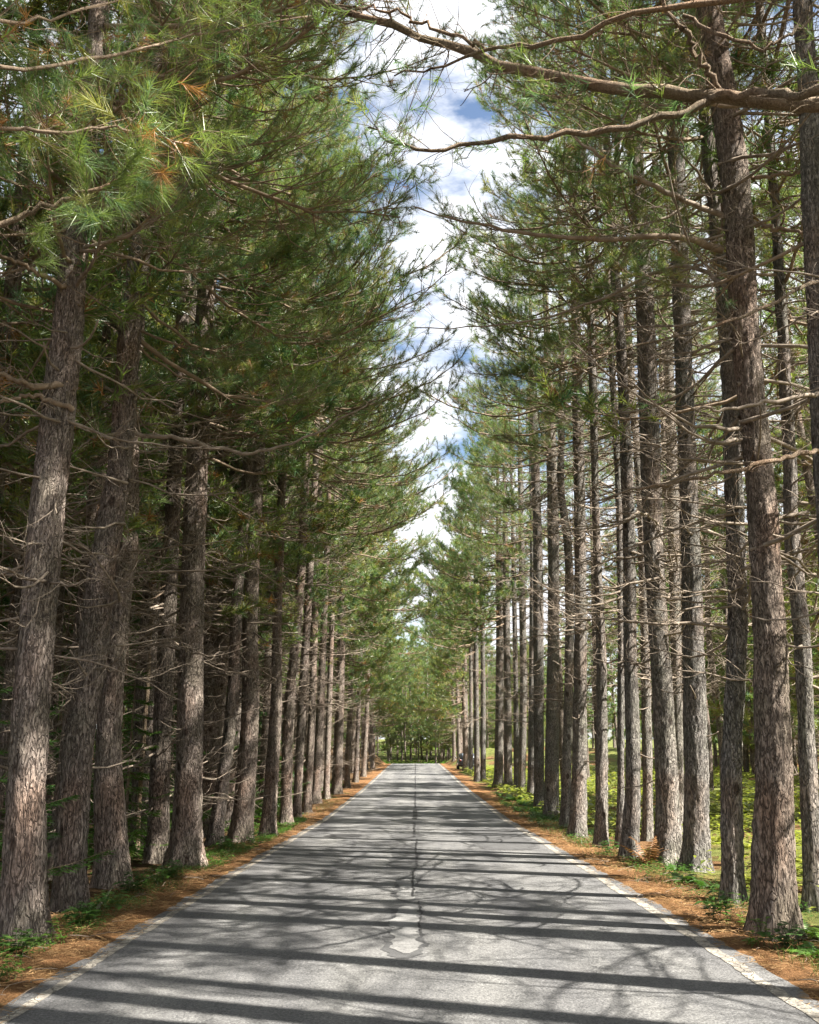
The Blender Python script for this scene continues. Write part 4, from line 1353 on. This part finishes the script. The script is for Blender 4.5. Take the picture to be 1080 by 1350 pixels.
loft([(-2.0, .66, .42, .82, 3), (-1.93, .80, .30, .92, 4), (-1.4, .85, .24, .98, 5), (0, .87, .22, .96, 5), (1.2, .85, .24, .90, 5), (1.85, .78, .28, .78, 4), (2.02, .62, .38, .66, 3)], M['car_paint'], 'body', car)
cab = loft([(-1.82, .60, .90, 1.06, 3), (-1.45, .66, .90, 1.38, 4), (-.9, .68, .90, 1.46, 4), (.1, .67, .90, 1.45, 4), (.75, .62, .90, 1.22, 4), (1.25, .56, .86, .96, 3)], M['car_paint'], 'cabin', car)
for nm, q in (('rear_window', [(-.50, -1.80, 1.08), (.50, -1.80, 1.08), (.46, -1.50, 1.37), (-.46, -1.50, 1.37)]),
              ('windscreen', [(.50, 1.16, 1.02), (-.50, 1.16, 1.02), (-.50, .50, 1.36), (.50, .50, 1.36)]),
              ('side_window', [(-.69, -1.2, 1.02), (-.69, .7, 1.02), (-.66, .25, 1.34), (-.66, -1.1, 1.38)]),
              ('side_window', [(.69, .7, 1.02), (.69, -1.2, 1.02), (.66, -1.1, 1.38), (.66, .25, 1.34)])):
    G_ = Geo()
    V = np.array(q, float); nn = unit(np.cross(V[1] - V[0], V[2] - V[0])) * .03
    V2 = np.concatenate([V + nn, V - nn * 1.2])
    G_.add(V2, None, [(0, 1, 2, 3), (7, 6, 5, 4), (0, 4, 5, 1), (1, 5, 6, 2), (2, 6, 7, 3), (3, 7, 4, 0)])
    link(nm, G_.mesh(nm, [M['painted_sky_glass' if nm == 'rear_window' else 'car_glass']], False), car)
for sx in (-1, 1):
    G_ = Geo(); box(G_, (sx * .66, -1.965, .80), (.22, .10, .16)); link('tail_lamp', G_.mesh('tail_lamp', [M['tail']], False), car)
    G_ = Geo(); box(G_, (sx * .58, 1.95, .62), (.26, .10, .12)); link('headlight', G_.mesh('headlight', [M['car_glass']], False), car)
    G_ = Geo(); box(G_, (sx * .93, .62, 1.0), (.14, .09, .11)); link('wing_mirror', G_.mesh('wing_mirror', [M['car_paint']], False), car)
    for y in (-1.28, 1.25):
        w = bpy.data.objects.new('wheel', None); COL.objects.link(w); w.parent = car; w.location = (sx * .78, y, .31)
        th = np.linspace(0, 2 * math.pi, 25)
        G_ = Geo(); G_.tube(np.stack([0 * th, .235 * np.cos(th), .235 * np.sin(th)], -1), np.full(25, .078), 8); link('tyre', G_.mesh('tyre', [M['rubber']]), w)
        G_ = Geo()
        for a in range(5):
            a = a * 2 * math.pi / 5
            G_.tube([(sx * .03, 0, 0), (sx * .05, .1 * math.cos(a), .1 * math.sin(a)), (sx * .03, .19 * math.cos(a), .19 * math.sin(a))], [.03, .028, .03], 6)
        G_.tube(np.stack([0 * th + sx * .02, .18 * np.cos(th), .18 * np.sin(th)], -1), np.full(25, .02), 6)
        link('rim', G_.mesh('rim', [M['alloy']]), w)
G_ = Geo(); box(G_, (0, -2.02, .62), (.5, .03, .11)); link('number_plate', G_.mesh('number_plate', [M['plate']], False), car)
G_ = Geo(); box(G_, (0, -1.98, .40), (1.36, .14, .14)); link('bumper', G_.mesh('bumper', [M['plastic']], False), car)

# ------------------------------------------------------------------ light
SUN_AZ, SUN_EL = math.atan2(.945, -.326), rad(46)
sd = bpy.data.lights.new('sun', 'SUN')
sd.energy = 5.0
sd.angle = rad(.53)
sd.color = (1.0, .95, .87)
so = bpy.data.objects.new('sun', sd)
COL.objects.link(so)
sv = Vector((.945 * math.cos(SUN_EL), -.326 * math.cos(SUN_EL), math.sin(SUN_EL)))
so.rotation_euler = sv.to_track_quat('Z', 'Y').to_euler()
so.location = sv * 60

w = bpy.data.worlds.new('World')
S.world = w
w.use_nodes = True
nt = w.node_tree
nt.nodes.clear()
n = N(nt)
sky = n('TexSky', sky_type='NISHITA', sun_disc=False, sun_elevation=SUN_EL, sun_rotation=SUN_AZ, air_density=1.0, dust_density=1.2)
tc = n('TexCoord')
cl = n('TexNoise', {'Vector': n('Mapping', {'Vector': tc.outputs['Generated'], 'Scale': (1, 1, 2.6)}).outputs[0], 'Scale': 3.2, 'Detail': 7, 'Roughness': .6})
cf = n.ramp(cl.outputs['Fac'], [(.40, (0, 0, 0)), (.51, (1, 1, 1))])
cloud = n.mix(cf, sky.outputs[0], (6.6, 6.7, 7.0))
bg = n('Background', {'Color': cloud, 'Strength': .05})
wo = n('OutputWorld')
nt.links.new(bg.outputs[0], wo.inputs[0])

S.view_settings.view_transform = 'Standard'
S.view_settings.look = 'None'
S.view_settings.gamma = 1.0
S.view_settings.exposure = 2.17
S.render.engine = 'CYCLES'
c = S.cycles
c.max_bounces = 4
c.diffuse_bounces = 2
c.glossy_bounces = 2
c.transmission_bounces = 3
c.transparent_max_bounces = 4
c.caustics_reflective = False
c.caustics_refractive = False
c.use_denoising = True
c.denoiser = 'OPENIMAGEDENOISE'
c.sample_clamp_indirect = 8
